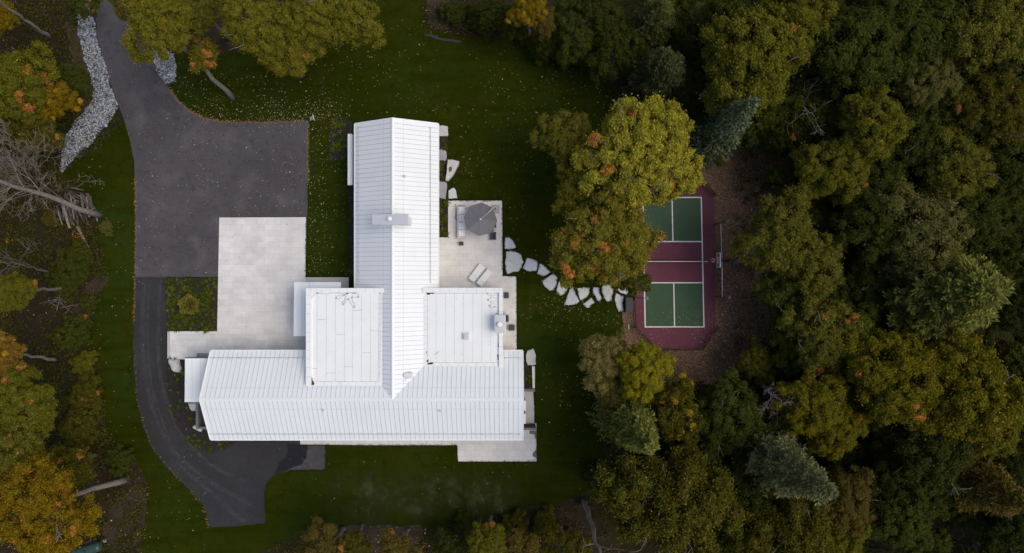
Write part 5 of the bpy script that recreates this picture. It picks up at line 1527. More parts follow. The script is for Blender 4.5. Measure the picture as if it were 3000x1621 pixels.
# --- wood beyond the court, middle
conifer('pine2', 2345, 735, 188, 'pineg', 'widest feathery yellow green pine of the whole wood', .72, 'pine_tree')
tree('f3', 1960, 590, 92, 9.0, 'olgreen', .0, 'green maple standing nearest the ball stop net, at the edge of leaf strewn ground', (1846, 662), 'maple_tree', 'maple', bark=m_barkp)
tree('f1', 2035, 665, 84, 8.5, 'olgreen', .0, 'thin green maple just behind the one nearest the ball stop net', None, 'maple_tree', 'maple')
tree('d3', 1985, 740, 66, 7.0, 'midgreen', .0, 'low green maple below the pale trunk that leans by the hoop', None, 'maple_tree', 'maple')
tree('d1', 2080, 845, 92, 8.8, 'olgreen', .03, 'yellowish green maple over the dark hollow beyond the hoop', None, 'maple_tree', 'maple')
tree('f0', 1905, 915, 44, 4.5, 'olive', .0, 'small olive tree at the lower edge of the leaf strewn ground')
tree('f2', 2190, 545, 94, 9.0, 'dark', .0, 'dark greyish tree behind the maple nearest the ball stop net')
tree('f0', 2310, 585, 110, 10.0, 'grey', .0, 'dull grey green tree touching the top of the widest feathery pine')
tree('f1', 2440, 545, 92, 9.5, 'dark', .0, 'dark olive tree upslope of the widest feathery pine')
tree('f2', 2540, 640, 76, 9.0, 'dark', .02, 'dark tree at the photo edge level with the widest feathery pine')
tree('f0', 2555, 780, 60, 8.0, 'darker', .0, 'dim brownish tree at the photo edge behind the widest feathery pine')
tree('f1', 2180, 700, 60, 6.5, 'darker', .0, 'dark low tree wedged between thin maple and widest feathery pine')
tree('d0', 2150, 815, 56, 7.0, 'midgreen', .0, 'green tree at the lower skirt of the widest feathery pine')
# --- wood, upper half
conifer('pine1', 1640, 60, 76, 'pine', 'grey green pine at the top edge beside the upper lawn', .9, 'pine_tree')
conifer('pine0', 1742, 60, 66, 'pineg', 'tufted green pine next to the grey green one at the top edge', .9, 'pine_tree')
conifer('pine1', 1655, 195, 94, 'sprucedark', 'dark soft needled pine over the lawn corner above the bright maple', .85, 'pine_tree')
tree('f2', 1385, 118, 40, 3.0, 'dark', .0, 'dark thicket bush tree right on the upper lawn edge below the fading brown tree')
tree('f1', 1510, 40, 70, 5.5, 'dark', .0, 'dark tree at the top edge behind the low green bushy tree')
tree('f1', 1295, 50, 46, 3.5, 'dark', .0, 'dim low tree at the top edge beside the bare soil patch')
tree('f0', 1556, 128, 76, 5.0, 'dark', .0, 'dark leafy thicket tree along the upper lawn edge')
tree('f3', 1446, 78, 72, 4.5, 'midgreen', .0, 'low green bushy tree on the upper lawn edge')
tree('g1', 1330, 22, 50, 8.0, 'gold', .12, 'orange gold maple at the top edge above the upper lawn', None, 'maple_tree', 'maple')
tree('f1', 1368, 58, 36, 6.5, 'brown', .0, 'brown fading tree just below the orange gold one at the top edge')
tree('s0', 1236, 30, 40, 3.5, 'dark', .0, 'dark low bush tree beside the bare soil at the upper lawn')
tree('d2', 1885, 155, 122, 11.0, 'olive', .012, 'broad yellow olive maple above the leaning blue spruce', None, 'maple_tree', 'maple')
tree('g0', 1985, 45, 92, 11.0, 'olive', .035, 'yellow olive maple at the top edge above the broad yellow olive one', None, 'maple_tree', 'maple')
tree('d0', 1850, 25, 60, 9.0, 'midgreen', .0, 'green maple at the top edge between tufted pine and yellow olive maple', None, 'maple_tree', 'maple')
conifer_ft('spruce0', (1762, 372), (1893, 258), 17.0, 86, 'blue', 'blue grey spruce leaning outward beyond the bright maple', 'spruce_tree')
tree('f2', 1815, 300, 70, 6.5, 'darker', .0, 'dark tree in shade beside the leaning blue spruce')
tree('f1', 2075, 150, 70, 8.5, 'dark', .015, 'dark olive tree between the yellow olive maples and the dark green wood')
tree('d3', 2165, 125, 104, 10.5, 'midgreen', .0, 'dark green maple near the top edge, next to the yellow olive maples', None, 'maple_tree', 'maple')
tree('d1', 2300, 75, 100, 11.0, 'midgreen', .0, 'dense green maple at the top edge, second from the yellow olive maples', None, 'maple_tree', 'maple')
tree('d2', 2335, 205, 66, 10.5, 'grey', .0, 'rounded grey green maple below the dense green maples of the top edge', None, 'maple_tree', 'maple')
tree('d0', 2462, 75, 104, 12.0, 'olgreen', .0, 'knobbly mid green maple filling the top corner of the wood', None, 'maple_tree', 'maple')
tree('d3', 2552, 120, 66, 11.0, 'midgreen', .0, 'knobbly green maple at the photo edge in the top corner', None, 'maple_tree', 'maple')
tree('m1', 2500, 275, 100, 10.5, 'brownol', .05, 'rusty olive maple with salmon orange tips below the top corner', None, 'maple_tree', 'maple')
tree('f1', 2425, 290, 78, 9.5, 'dark', .0, 'dark tree hugging the rusty olive maple with salmon tips')
tree('g1', 2192, 322, 84, 10.5, 'olive', .02, 'yellowish brown maple standing alone above the dark middle wood', None, 'maple_tree', 'maple')
tree('f0', 2300, 345, 92, 9.0, 'dark', .0, 'dark olive tree next to the yellowish brown maple')
tree('d2', 2100, 425, 84, 9.0, 'olive', .01, 'brownish olive maple beyond the dead branched sapling', None, 'maple_tree', 'maple')
tree('f2', 2205, 445, 84, 8.5, 'dark', .0, 'dark tree between the brownish olive maple and the grey green tree')
tree('f0', 2392, 430, 92, 9.8, 'olgreen', .0, 'dark green tree in the middle of the upper wood')
tree('f1', 2530, 420, 84, 9.5, 'dark', .02, 'dark olive tree at the photo edge below the salmon tipped maple')
tree('f2', 2060, 265, 56, 5.5, 'darker', .02, 'dim shrubby tree around the pale dead sapling')
tree('f0', 1985, 330, 60, 5.5, 'darker', .06, 'dim orange flecked tree between leaning blue spruce and dead sapling')
# understorey in the gaps of the wood
rng = random.Random(3)
taken = [(1870, 430, 90), (1850, 700, 80), (1830, 900, 90), (1760, 600, 130), (1650, 620, 170), (1640, 790, 120)]
n_u = 0
while n_u < 120:
    cx, cy = rng.uniform(1700, 2640), rng.uniform(-60, 1450)
    if any((cx - a) ** 2 + (cy - b) ** 2 < c * c for a, b, c in taken): continue
    if cx < 2000 and 380 < cy < 960: continue
    if cx < 1780 and 250 < cy < 1000: continue
    taken.append((cx, cy, 42))
    tree('f%d' % rng.randint(0, 3), cx, cy, rng.uniform(46, 72), rng.uniform(3.5, 6.5), rng.choice(['dark', 'dark', 'midgreen', 'green', 'darker']), 0, 'dim low tree filling a gap between the taller crowns of the wood', None, 'understory_tree', 'tree', 'understorey of the wood', limbs=2)
    n_u += 1

# --- top of the photo, over the driveway and lawn
tree('f3', 398, 56, 96, 13.0, 'topolive', .02, 'olive maple over the driveway mouth with long leaning trunk', (585, 247), 'maple_tree', 'maple', bark=m_barkp, limbs=7)
tree('s1', 512, 138, 38, 10.0, 'olive', .26, 'small orange tipped crown on a slim trunk beside the olive driveway maple', (548, 138), 'maple_tree', 'maple', bark=m_barkp)
tree('f1', 500, 24, 58, 11.0, 'olgreen', .0, 'pale green tree at the top edge behind the olive driveway maple', (578, 98), 'maple_tree', 'maple')
tree('f1', 648, 66, 90, 13.0, 'topolive', .0, 'olive green maple in the middle of the top group over the lawn', (700, 170), 'maple_tree', 'maple', bark=m_barkp)
tree('f2', 735, 122, 80, 11.5, 'topolive', .03, 'feathery olive maple reaching furthest down the upper lawn', (762, 192), 'maple_tree', 'maple', bark=m_bark)
tree('f0', 768, 34, 82, 13.0, 'topolive', .0, 'olive green maple at the top edge with bare pale twigs', (800, 120), 'maple_tree', 'maple', bark=m_barkp)
tree('f3', 872, 42, 84, 11.5, 'topolive', .0, 'olive gold maple at the end of the top group over the lawn', (932, 72), 'maple_tree', 'maple')
tree('s0', 218, 6, 36, 4.5, 'midgreen', .04, 'small green tree hanging over the rubble strip at the top edge', (182, 20))
tree('f0', 322, 14, 40, 9.0, 'olgreen', .04, 'small orange flecked green tree over the driveway at the top edge', (364, 76))
# --- down the driveway side
tree('d1', 50, 215, 100, 6.0, 'olive', .03, 'gold olive maple at the photo edge beside the rubble strip', (75, 228), 'maple_tree', 'maple')
tree('g1', 135, 248, 56, 5.0, 'gold', .15, 'small bright orange gold maple nearest the rubble strip', (150, 245), 'maple_tree', 'maple')
tree('f2', 80, 330, 66, 4.5, 'brownol', .06, 'rust flecked olive tree below the orange gold maple')
tree('d3', 6, 40, 42, 6.0, 'gold', .0, 'golden tree in the top corner beyond the driveway', (30, 58))
tree('s1', 178, 200, 40, 3.0, 'midgreen', .0, 'small green tree in the shade beside the soil bank', (188, 206))
tree('d0', 30, 735, 56, 8.5, 'olive', .06, 'olive gold maple at the photo edge across from the parking terrace', None, 'maple_tree', 'maple')
tree('g0', 8, 890, 52, 9.0, 'rust', .25, 'orange maple at the photo edge above the pale forked trunk', (142, 905), 'maple_tree', 'maple', bark=m_barkp)
tree('d2', 60, 1010, 84, 9.0, 'olive', .03, 'olive gold maple at the photo edge across from the gabled end', (110, 1072), 'maple_tree', 'maple', bark=m_barkp)
tree('f1', 50, 1140, 94, 9.5, 'olgreen', .04, 'dull green maple above the large golden maple', (108, 1115), 'maple_tree', 'maple', bark=m_barkp)
tree('m1', 90, 1278, 140, 11.0, 'gold', .05, 'large golden orange maple over the propane tank', (316, 1206), 'maple_tree', 'maple', bark=m_barkp, limbs=8)
tree('s0', 165, 1180, 62, 5.0, 'brownol', .04, 'small brownish tree between golden maple and lawn strip')
# --- bottom edge
tree('f0', 812, 1396, 74, 7.0, 'brown', .03, 'feathery brown gold tree on the bottom edge below the worn turf', None, 'maple_tree', 'maple')
tree('f2', 885, 1382, 46, 6.0, 'brownol', .0, 'brown olive tree touching the feathery brown gold one')
tree('s1', 1000, 1385, 46, 6.0, 'brown', .05, 'small brown gold tree on the bottom edge by the bare soil')
tree('d1', 1232, 1368, 58, 6.5, 'olive', .03, 'olive gold tree on the bottom edge below the terrace', None, 'maple_tree', 'maple')
tree('s0', 1312, 1385, 48, 6.5, 'brown', .10, 'small orange brown tree on the bottom edge next to the olive gold one')
tree('f1', 1140, 1380, 48, 4.0, 'dark', .0, 'dark low tree on the bottom edge between soil and olive gold tree')
tree('f2', 1420, 1372, 56, 5.5, 'brownol', .04, 'brown olive tree beside the thick leaning grey trunk')

# --- bare and dead trees
def PW(px, py, z=0):
    return (*W(px, py, z), z)
bare_tree(PW(292, 631), PW(-210, 455, 19), .30, 4, 11, m_barkp, 'bare_tree', 'thick bare tree with pale trunk leaning across the log pile', 'tree', .9, 16, .24, .25, start=.46)
bare_tree(PW(190, 590), PW(30, 470, 11), .10, 4, 18, m_bark, 'bare_tree', 'slim bare tree with twiggy crown right behind the thick leaning one', 'tree', 1.0, 12, .30, .1, start=.25)
bare_tree(PW(120, 500), PW(20, 440, 10), .09, 4, 19, m_bark, 'bare_tree', 'grey twiggy leafless tree between rubble strip and log pile', 'tree', 1.1, 14, .36, .1, start=.2)
bare_tree(PW(153, 797), PW(-40, 760, 13), .12, 3, 23, m_bark, 'bare_tree', 'bare tree with grey twigs at the photo edge below the log pile', 'tree', .9, 9, .26, .2, start=.4)
bare_tree(PW(148, 112), PW(-60, -40, 13), .20, 2, 29, m_barkp, 'bare_tree', 'straight bare trunk in the top corner beyond the soil bank', 'tree', .6, 6, .2, .1, start=.75)
bare_tree(PW(1712, 1468), PW(1790, 1690, 15), .30, 2, 31, m_barkp, 'bare_tree', 'thick grey leaning trunk on the bottom edge below the lawn corner', 'tree', .6, 7, .2, .1, start=.6)
bare_tree(PW(1660, 1546), PW(1640, 1660, 11), .18, 2, 33, m_barkd, 'bare_tree', 'darker short trunk on the bottom edge beside the thick leaning one', 'tree', .6, 6, .2, .1, start=.6)
bare_tree(PW(2285, 255), PW(2400, 350, 12.5), .11, 2, 37, m_barkp, 'dead_sapling', 'pale dead branched sapling lying slanted in the upper wood', 'tree', .8, 8, .20, .1, start=.5)
bare_tree(PW(2225, 1114, 3), PW(2300, 1190, 12.5), .15, 3, 39, m_barkp, 'dead_tree', 'pale dead limbs sticking out beside the golden olive birch', 'tree', .9, 8, .26, .2, start=.15)
bare_tree(PW(2152, 1300), PW(2248, 1350, 9), .19, 2, 41, m_dead, 'dead_tree', 'grey trunk with whorls of dead twigs at the foot of the pale pine', 'tree', 1.4, 26, .16, .05, start=.2)
bare_tree(PW(270, 886), PW(160, 905, 1.5), .035, 2, 43, m_twig, 'fallen_branch', 'thin fallen branch lying by the lawn strip across from the square bed', 'branch', .8, 6, .35, .1)
bare_tree(PW(166, 912), PW(178, 862, 1.6), .05, 2, 44, m_barkp, 'broken_sapling', 'small broken white sapling in the brush across from the square bed', 'sapling', .9, 5, .45, .1)
bare_tree(PW(2700, 1540), PW(2860, 1610, 8), .22, 2, 47, m_barkd, 'bare_tree', 'dim leaning trunk in the black hollow at the bottom of the wood', 'tree', .6, 6, .25, .1, start=.5)
bare_tree(PW(905, 150), PW(850, -10, 15), .12, 3, 51, m_barkp, 'bare_tree', 'leafless pale topped tree among the olive maples over the upper lawn', 'tree', .7, 10, .22, .2, start=.55)
bare_tree(PW(1640, 705), PW(1745, 690, 11.5), .10, 3, 53, m_barkp, 'bare_tree', 'bare grey branches poking through the orange tipped court maple', 'tree', .9, 6, .24, .2, start=.6)

# ------------------------------------------------------------------ log pile
rng = random.Random(12)
def log(a, b, r, z, label, group=None, name='log'):
    p0 = Vector((*W(*a), z)); p1 = Vector((*W(*b), z))
    c = (p0 + p1) / 2
    mb = MB()
    n = 6
    pts = [p0.lerp(p1, i / n) - c + Vector((rng.uniform(-1, 1), rng.uniform(-1, 1), 0)) * .025 for i in range(n + 1)]
    mb.tube(pts, [r * (1.08 - .25 * i / n + rng.uniform(-.04, .04)) for i in range(n + 1)], 9, 0, cap=False)
    for e, s in ((0, 1), (n, -1)):
        b_ = e * 9
        mb.f.append(tuple(b_ + k for k in (range(9) if s < 0 else range(8, -1, -1)))); mb.m.append(1)
    o = mb.build(name, [rng.choice([m_log, m_log2, m_log2, m_log3]), m_logend]); o.location = c
    return tag(o, label, 'log', group)
GL = 'weathered logs of the jumbled pile'
for i in range(30):
    u = rng.random()
    x0_ = 178 + u * 86 + rng.uniform(-6, 6); y0_ = 604 - 26 * u + rng.uniform(-14, 22)
    L_ = rng.uniform(26, 66)
    an = R(rng.gauss(66 + 8 * u, 11))
    log((x0_, y0_), (x0_ + L_ * math.cos(an), y0_ + L_ * math.sin(an)), rng.uniform(.06, .15), .13 + (i % 4) * .17, 'weathered grey log lying slantwise in the pile under the leaning bare tree', GL)
for i in range(14):
    u = i / 13
    x0_ = 200 + rng.uniform(-8, 12); y0_ = 545 + u * 38 + rng.uniform(-3, 3)
    log((x0_ + u * 6, y0_), (x0_ + rng.uniform(22, 56), y0_ + rng.uniform(2, 30)), rng.uniform(.03, .065), .2 + (i % 3) * .12, 'thin grey pole at the lawn end of the log pile', 'thin poles of the log pile')
for i in range(5):
    x0_ = 250 + i * 5; log((x0_, 574 + rng.uniform(-4, 4)), (x0_ + rng.uniform(4, 10), 612 + rng.uniform(-4, 8)), rng.uniform(.07, .11), .3, 'stubby upright stacked log at the lawn side of the pile', 'stubby logs of the pile')
log((230, 664), (262, 726), .15, .2, 'long single log jutting out below the log pile')
log((168, 614), (196, 644), .13, .15, 'short mossy log at the outer corner of the pile')

# ------------------------------------------------------------------ ferns and shrub in the beds
def fern_mesh(seed):
    rg = np.random.default_rng(seed)
    V, K = [], []
    for i in range(10):
        th = i * 2.4 + rg.uniform(-.4, .4); L = rg.uniform(.10, .34)
        d = np.array([math.cos(th), math.sin(th), 0]); s = np.array([-d[1], d[0], 0])
        kid = rg.random()
        prev = None
        for k in range(3):
            u0, u1 = k / 3, (k + 1) / 3
            def p(u, sg):
                wv = .026 * math.sin(math.pi * (.15 + .8 * u)) + .006
                return d * L * u + s * sg * wv + np.array([0, 0, .06 + .30 * L * 2 * u - .35 * u * u * L])
            V += [p(u0, -1), p(u1, -1), p(u1, 1), p(u0, 1)]; K.append(kid)
    return raw_quads('leaves', np.array(V), np.array(K), m_fern, mesh_only=True)
FERN = [fern_mesh(i) for i in range(5)]
rng = random.Random(5)
def ferns(poly_px, n, label, group, dmin, avoid=None, smin=.95, smax=1.6):
    poly = WP(poly_px)
    xs = [p[0] for p in poly]; ys = [p[1] for p in poly]
    pts = []
    tries = 0
    while len(pts) < n and tries < 20000:
        tries += 1
        x, y = rng.uniform(min(xs), max(xs)), rng.uniform(min(ys), max(ys))
        if not inside(np.array([x]), np.array([y]), poly)[0]: continue
        if any((x - a) ** 2 + (y - b) ** 2 < dmin * dmin for a, b in pts): continue
        if avoid and any((x - a) ** 2 + (y - b) ** 2 < c * c for a, b, c in avoid): continue
        pts.append((x, y))
        o = link(bpy.data.objects.new('fern', rng.choice(FERN)))
        s = rng.uniform(smin, smax)
        o.location = (x, y, .045); o.scale = (s, s, s * rng.uniform(.8, 1.3)); o.rotation_euler = (rng.uniform(-.15, .15), rng.uniform(-.15, .15), rng.uniform(0, 6.28))
        b = rng.uniform(.6, 1.25)
        o.color = (.085 * b, .104 * b, .006 * b, 0)
        tag(o, label, 'plant', group)
sb = W(553, 893)
ferns([(490, 818), (635, 818), (633, 968), (490, 968)], 128, 'small bright green fern in the square dark bed by the parking terrace', 'ferns of the square bed', .28, [(sb[0], sb[1], 1.15)])
ferns([(968, 356), (1018, 356), (1016, 468), (968, 468)], 26, 'small green fern in the bed at the awning corner', 'ferns of the awning bed', .28)
ferns(BEDS['curved_bed'], 72, 'small green fern in the curved bed around the gabled end', 'ferns of the curved bed', .24)
ferns([(1286, 404), (1310, 404), (1309, 438), (1286, 436)], 7, 'small green fern in the first gap between the slabs along the wall', 'ferns of the first slab gap', .22)
ferns([(1286, 475), (1306, 475), (1304, 530), (1286, 530)], 9, 'small green fern beside the stained white wedge boulder', 'ferns beside the wedge boulder', .22)
ferns([(1286, 590), (1310, 590), (1310, 692), (1286, 692)], 22, 'small green fern in the bed between house and umbrella patio', 'ferns of the patio bed', .22)
ferns([(1535, 1045), (1556, 1045), (1556, 1136), (1536, 1136)], 14, 'small green fern in the dark bed behind the low white wall', 'ferns of the end bed', .22)
ferns([(1028, 600), (1037, 600), (1037, 800), (1028, 800)], 8, 'dim green fern in the narrow strip along the house wall', 'ferns of the wall strip', .4)
t = empty('round_shrub', (*W(540, 893), .045), 'round feathery olive shrub in the middle of the square bed', 'shrub')
mes, _r = PROTO['s1']
rg = np.random.default_rng(77)
n = 2600
v = rg.normal(size=(n, 3)); v[:, 2] = np.abs(v[:, 2]); v /= np.linalg.norm(v, axis=1, keepdims=True)
rad = rg.uniform(.5, 1.0, (n, 1)) ** .6
C = v * rad * np.array([.98, .95, .85]) * (1 + .12 * np.sin(5 * np.arctan2(v[:, 1:2], v[:, 0:1]))) + np.array([0, 0, .55])
dirv = v + rg.normal(size=(n, 3)) * .35; dirv /= np.linalg.norm(dirv, axis=1, keepdims=True)
sd = np.cross(dirv, rg.normal(size=(n, 3))); sd /= np.linalg.norm(sd, axis=1, keepdims=True)
Vv = np.stack([C, C + dirv * .1 + sd * .022, C + dirv * .22, C + dirv * .1 - sd * .022], 1).reshape(-1, 3)
o = raw_quads('foliage', Vv, rg.random(n), m_needle, t); o.color = (.22, .20, .030, 0); o.location = (W(553, 893, .8)[0] - t.location.x, W(553, 893, .8)[1] - t.location.y, 0)
mb = MB()
for i in range(6): mb.tube([(0, 0, 0), (.45 + .1 * math.cos(i), .25 * math.sin(i * 1.1), .6)], [.035, .015], 5)
mb.build('stem', m_bark, t)

# ------------------------------------------------------------------ bushes at the lawn edges (countable) and undergrowth (not)
def bush(cx, cy, r, col, label, acc=0, kind='s0', name='bush'):
    NTREE[0] += 1
    me, R0 = PROTO[kind]
    h = r / PPM * .45
    x, y = W(cx, cy, h)
    t = empty(name, (x, y, 0), label, 'bush')
    s = r / PPM / R0
    o = link(bpy.data.objects.new('foliage', me)); o.parent = t
    o.location = (0, 0, h); o.scale = (s, s, s); o.rotation_euler = (0, 0, NTREE[0] * 1.3); o.color = (*COL[col], acc)
    mb = MB()
    for i in range(4): mb.tube([(0, 0, 0), (math.cos(i * 1.6) * r / PPM * .4, math.sin(i * 1.6) * r / PPM * .4, h * 1.2)], [.04, .015], 5)
    mb.build('stem', m_barkd, t)
bush(215, 785, 56, 'midgreen', 'broad dark green bush on the lawn strip below the log pile', 0, 'f1')
bush(238, 742, 34, 'green', 'leafy green bush around the end of the long single log', 0, 'f2')
bush(185, 830, 46, 'midgreen', 'dark bush beside the thin fallen branch', 0, 'f0')
bush(262, 888, 24, 'midgreen', 'small round bush at the tip of the thin fallen branch', 0)
bush(215, 975, 56, 'midgreen', 'spreading green bush across from the corner of the terrace', .02, 'f1')
bush(248, 1062, 36, 'olive', 'yellowish bush at the lawn strip level with the end canopy', .03, 'f2')
bush(255, 1150, 52, 'brownol', 'brownish bush on the lawn strip level with the light well', .02, 'f0')
bush(240, 1250, 62, 'brownol', 'large brownish bush on the lawn strip above the golden maple', .03, 'f1')
bush(352, 1345, 42, 'midgreen', 'green bush near the pale golden maple trunk', 0, 'f2')
bush(312, 668, 22, 'grey', 'thin grey green bush at the foot of the thick leaning bare tree', 0, 'f0')
bush(1575, 110, 62, 'green', 'dark green bush along the top lawn edge', 0, 'f1')
bush(1660, 140, 56, 'midgreen', 'dense bush at the lawn corner under the pines', 0, 'f2')
bush(1330, 40, 40, 'midgreen', 'dim bush on bare soil at the top edge of the lawn', 0, 'f0')
bush(1420, 60, 52, 'midgreen', 'dim wide bush at the top edge near the orange gold maple', 0, 'f1')
bush(1720, 175, 40, 'midgreen', 'bush at the bend of the upper lawn edge', 0, 'f0')
bush(1500, 1560, 56, 'brownol', 'brownish bush along the bottom lawn edge below the terrace', .03, 'f2')
bush(1360, 1545, 40, 'midgreen', 'green bush at the bottom edge of the worn turf', 0, 'f0')
bush(1600, 1540, 46, 'olive', 'olive bush between terrace side lawn and the thick leaning trunk', .03, 'f1')
bush(1745, 1400, 40, 'dark', 'dark bush under the wide brownish oak at the lawn edge', 0, 'f2')
bush(150, 640, 26, 'brown', 'brown bush beside the outer end of the log pile', 0, 'f0')

def undergrowth(name, n, seed, region, cols, rmin=.25, rmax=.9, per=26, m=None, hmax=.8, leaf=.15, mul=True):
    rg = np.random.default_rng(seed)
    x = rg.uniform(region[0], region[2], n * 3); y = rg.uniform(region[1], region[3], n * 3)
    wx, wy = (x - 1500) / PPM, (810.5 - y) / PPM
    bad = np.zeros(len(x), bool)
    for p in (lawn_j, drive_j, drive2_j, WP(MULCH) if mul else WP(COURT), WP(GRAV1), WP(GRAV2), WP(COURT), WP([(480, 340), (1560, 340), (1575, 1355), (480, 1330)])):
        bad |= inside(wx, wy, p)
    nz = np.array([noise.noise(Vector((a * .16, b * .16, seed))) for a, b in zip(wx, wy)])
    bad |= rg.uniform(-.55, .35, len(x)) > nz
    wx, wy = wx[~bad][:n], wy[~bad][:n]
    Cs, Ns, Ss, Ks = [], [], [], []
    for a, b in zip(wx, wy):
        r = rg.uniform(rmin, rmax); k = int(per * (r / .6) ** 1.6) + 4
        v = rg.normal(size=(k, 3)); v[:, 2] = np.abs(v[:, 2]); v /= np.linalg.norm(v, axis=1, keepdims=True)
        Cs.append(np.array([a, b, .05]) + v * np.array([r, r, min(hmax, r)]) * rg.uniform(.4, 1, (k, 1)))
        Ns.append(v * .6 + rg.normal(size=(k, 3)) * .5 + np.array([0, 0, .5])); Ss.append(leaf * rg.uniform(.6, 1.4, k)); Ks.append(np.full(k, rg.random()))
    o = leaf_object(name, np.concatenate(Cs), np.concatenate(Ns), np.concatenate(Ss), np.concatenate(Ks), m or m_leaf_o)
    o.color = (*cols, .006)
    return tag(o, kind='stuff')
undergrowth('undergrowth', 260, 6, (2150, 380, 2330, 1150), (.075, .075, .012), .2, .7, mul=False)
undergrowth('undergrowth', 1500, 1, (-60, -40, 470, 1680), (.072, .075, .011), .3, 1.0)
undergrowth('undergrowth', 700, 2, (-60, -40, 470, 1680), (.105, .085, .016), .2, .6)
undergrowth('undergrowth', 2600, 3, (1220, -80, 3100, 1700), (.042, .050, .011))
undergrowth('undergrowth', 500, 4, (700, 1480, 2300, 1720), (.085, .070, .014), .2, .7)
# ------------------------------------------------------------------ fallen leaves (stuff)
def scatter(name, specs, m, seed, size=(.10, .15), kind='stuff', tilt=.35, asp=.8):
    rg = np.random.default_rng(seed)
    C = []
    for (x0, y0, x1, y1, n, z, mode) in specs:
        x = rg.uniform(x0, x1, n); y = rg.uniform(y0, y1, n)
        if mode == 'g':
            x = np.clip(rg.normal((x0 + x1) / 2, (x1 - x0) / 4, n), x0, x1); y = np.clip(rg.normal((y0 + y1) / 2, (y1 - y0) / 4, n), y0, y1)
        if mode == 'e':
            y = y1 - rg.exponential((y1 - y0) * .28, n); x = x + rg.normal(size=n) * 25; lim = 354 - 0 * x; lim = np.where(x < 640, np.interp(x, [430, 500, 560, 600, 640], [230, 262, 326, 345, 352]), lim); y = y - (354 - lim)
        wx, wy = (x - 1500) / PPM, (810.5 - y) / PPM
        nz = np.array([noise.noise(Vector((a * .22, b * .22, seed * 3.0))) for a, b in zip(wx, wy)])
        ok = rg.uniform(-.7, .5, n) < nz
        C.append(np.stack([wx[ok], wy[ok], np.full(ok.sum(), z)], 1))
    C = np.concatenate(C)
    C[:, 2] += rg.uniform(.01, .035, len(C))
    Nn = rg.normal(size=(len(C), 3)) * tilt + np.array([0, 0, 1])
    o = leaf_object(name, C, Nn, rg.uniform(*size, len(C)) * np.where(rg.random(len(C)) < .06, 1.6, 1), None, m, asp)
    return tag(o, kind=kind)
scatter('fallen_leaves', [
    (560, 345, 900, 630, 560, .04, 'u'), (400, 330, 650, 800, 260, .04, 'u'), (290, 100, 560, 400, 80, .04, 'u'),
    (640, 640, 895, 960, 22, .09, 'u'), (395, 820, 640, 1540, 90, .045, 'u'),
    (500, 170, 1010, 354, 1150, .03, 'e'), (480, 200, 1000, 340, 420, .03, 'u'), (900, 60, 1800, 340, 900, .03, 'u'), (905, 345, 1030, 820, 460, .03, 'u'), (905, 330, 960, 800, 160, .03, 'u'),
    (1350, 330, 1640, 830, 480, .03, 'u'), (1310, 370, 1450, 590, 40, .03, 'u'), (1480, 760, 1830, 1010, 420, .03, 'u'), (1550, 860, 1840, 960, 240, .03, 'u'), (1530, 980, 1760, 1300, 170, .03, 'u'),
    (200, 500, 400, 1300, 170, .03, 'u'), (420, 1300, 620, 1620, 60, .03, 'u'), (800, 1310, 1750, 1500, 130, .03, 'u'), (1320, 600, 1500, 1030, 26, .095, 'u'), (1570, 700, 1840, 920, 120, .11, 'u')],
    m_fallen, 3, (.075, .12))
# russet drifts along the drive edges
rg = np.random.default_rng(8)
def edge_leaves(pts, n, spread, seed, z=.05):
    rg = np.random.default_rng(seed)
    p = [np.array(W(*q)) for q in pts]
    seg = rg.integers(0, len(p) - 1, n); u = rg.random(n)
    A = np.array(p)[seg]; B = np.array(p)[seg + 1]
    q = A + (B - A) * u[:, None] + rg.normal(size=(n, 2)) * spread
    return np.concatenate([q, np.full((n, 1), z)], 1)
E = np.concatenate([edge_leaves(DRIVE[24:30] if False else [(903, 356), (800, 358), (720, 358), (650, 356), (600, 347), (560, 328), (520, 295), (500, 262)], 700, .08, 1),
                    edge_leaves([(397, 520), (398, 620), (396, 812), (392, 950)], 420, .06, 2), edge_leaves([(903, 356), (902, 540)], 240, .08, 3), edge_leaves([(393, 1000), (403, 1180), (445, 1310), (520, 1400), (595, 1480), (611, 1544)], 160, .07, 4)])
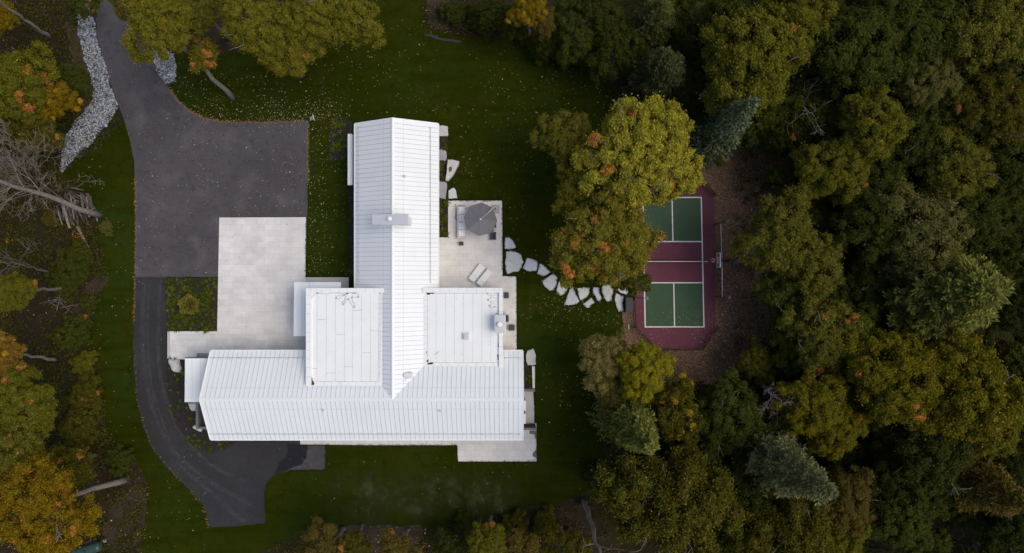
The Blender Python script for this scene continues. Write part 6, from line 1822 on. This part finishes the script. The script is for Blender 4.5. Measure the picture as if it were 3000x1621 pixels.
o = leaf_object('edge_leaves', E, rg.normal(size=(len(E), 3)) * .4 + np.array([0, 0, 1]), rg.uniform(.07, .13, len(E)), None, m_fallen2, .8); tag(o, kind='stuff')
# litter on mulch and forest floor
scatter('leaf_litter', [(1832, 910, 2280, 1140, 4200, .03, 'u'), (2095, 440, 2300, 1100, 4800, .03, 'u'), (0, 0, 300, 1620, 1500, .01, 'u'), (1240, -20, 1400, 100, 200, .03, 'u'), (1000, 1540, 1300, 1620, 260, .03, 'u'), (300, 1400, 440, 1620, 200, .03, 'u'), (1740, 140, 1860, 340, 200, .03, 'u')], m_litter, 9, (.06, .15), tilt=.6)
# ragged grass hanging over the hard edges
def fringe(pts, n, seed, z=.05):
    rg = np.random.default_rng(seed)
    p = np.array([W(*q) for q in pts])
    L = np.linalg.norm(p[1:] - p[:-1], axis=1); pr = L / L.sum()
    seg = rg.choice(len(L), n, p=pr); u = rg.random(n)
    q = p[seg] + (p[seg + 1] - p[seg]) * u[:, None]
    d = (p[seg + 1] - p[seg]) / L[seg][:, None]
    s = np.stack([-d[:, 1], d[:, 0]], 1)
    wob = np.array([noise.noise(Vector((a * 2.5, b * 2.5, seed))) for a, b in q])
    q = q + s * (wob * .10 + rg.normal(size=n) * .05)[:, None]
    return np.concatenate([q, np.full((n, 1), z) + rg.uniform(0, .06, (n, 1))], 1)
Fp = []
for k, (pts, n) in enumerate((([(1313, 588), (1471, 588), (1473, 809), (1513, 810), (1514, 1030)], 2600), ([(898, 637), (896.5, 813)], 900), ([(880, 1302), (1100, 1304), (1340, 1304), (1341, 1352), (1572, 1352), (1571, 1262)], 2600), ([(1566, 1146), (1567, 1240)], 500), ([(954, 1300), (954, 1378), (850, 1379)], 500))):
    Fp.append(fringe(pts, n, k))
for p, mi, lb in STONES:
    Fp.append(fringe(p + [p[0]], 320, len(lb), .08))
Fp = np.concatenate(Fp)
rg = np.random.default_rng(4)
o = leaf_object('edge_grass', Fp, rg.normal(size=(len(Fp), 3)) * .6 + np.array([0, 0, .8]), rg.uniform(.07, .15, len(Fp)), None, m_blade, .4); tag(o, kind='stuff')
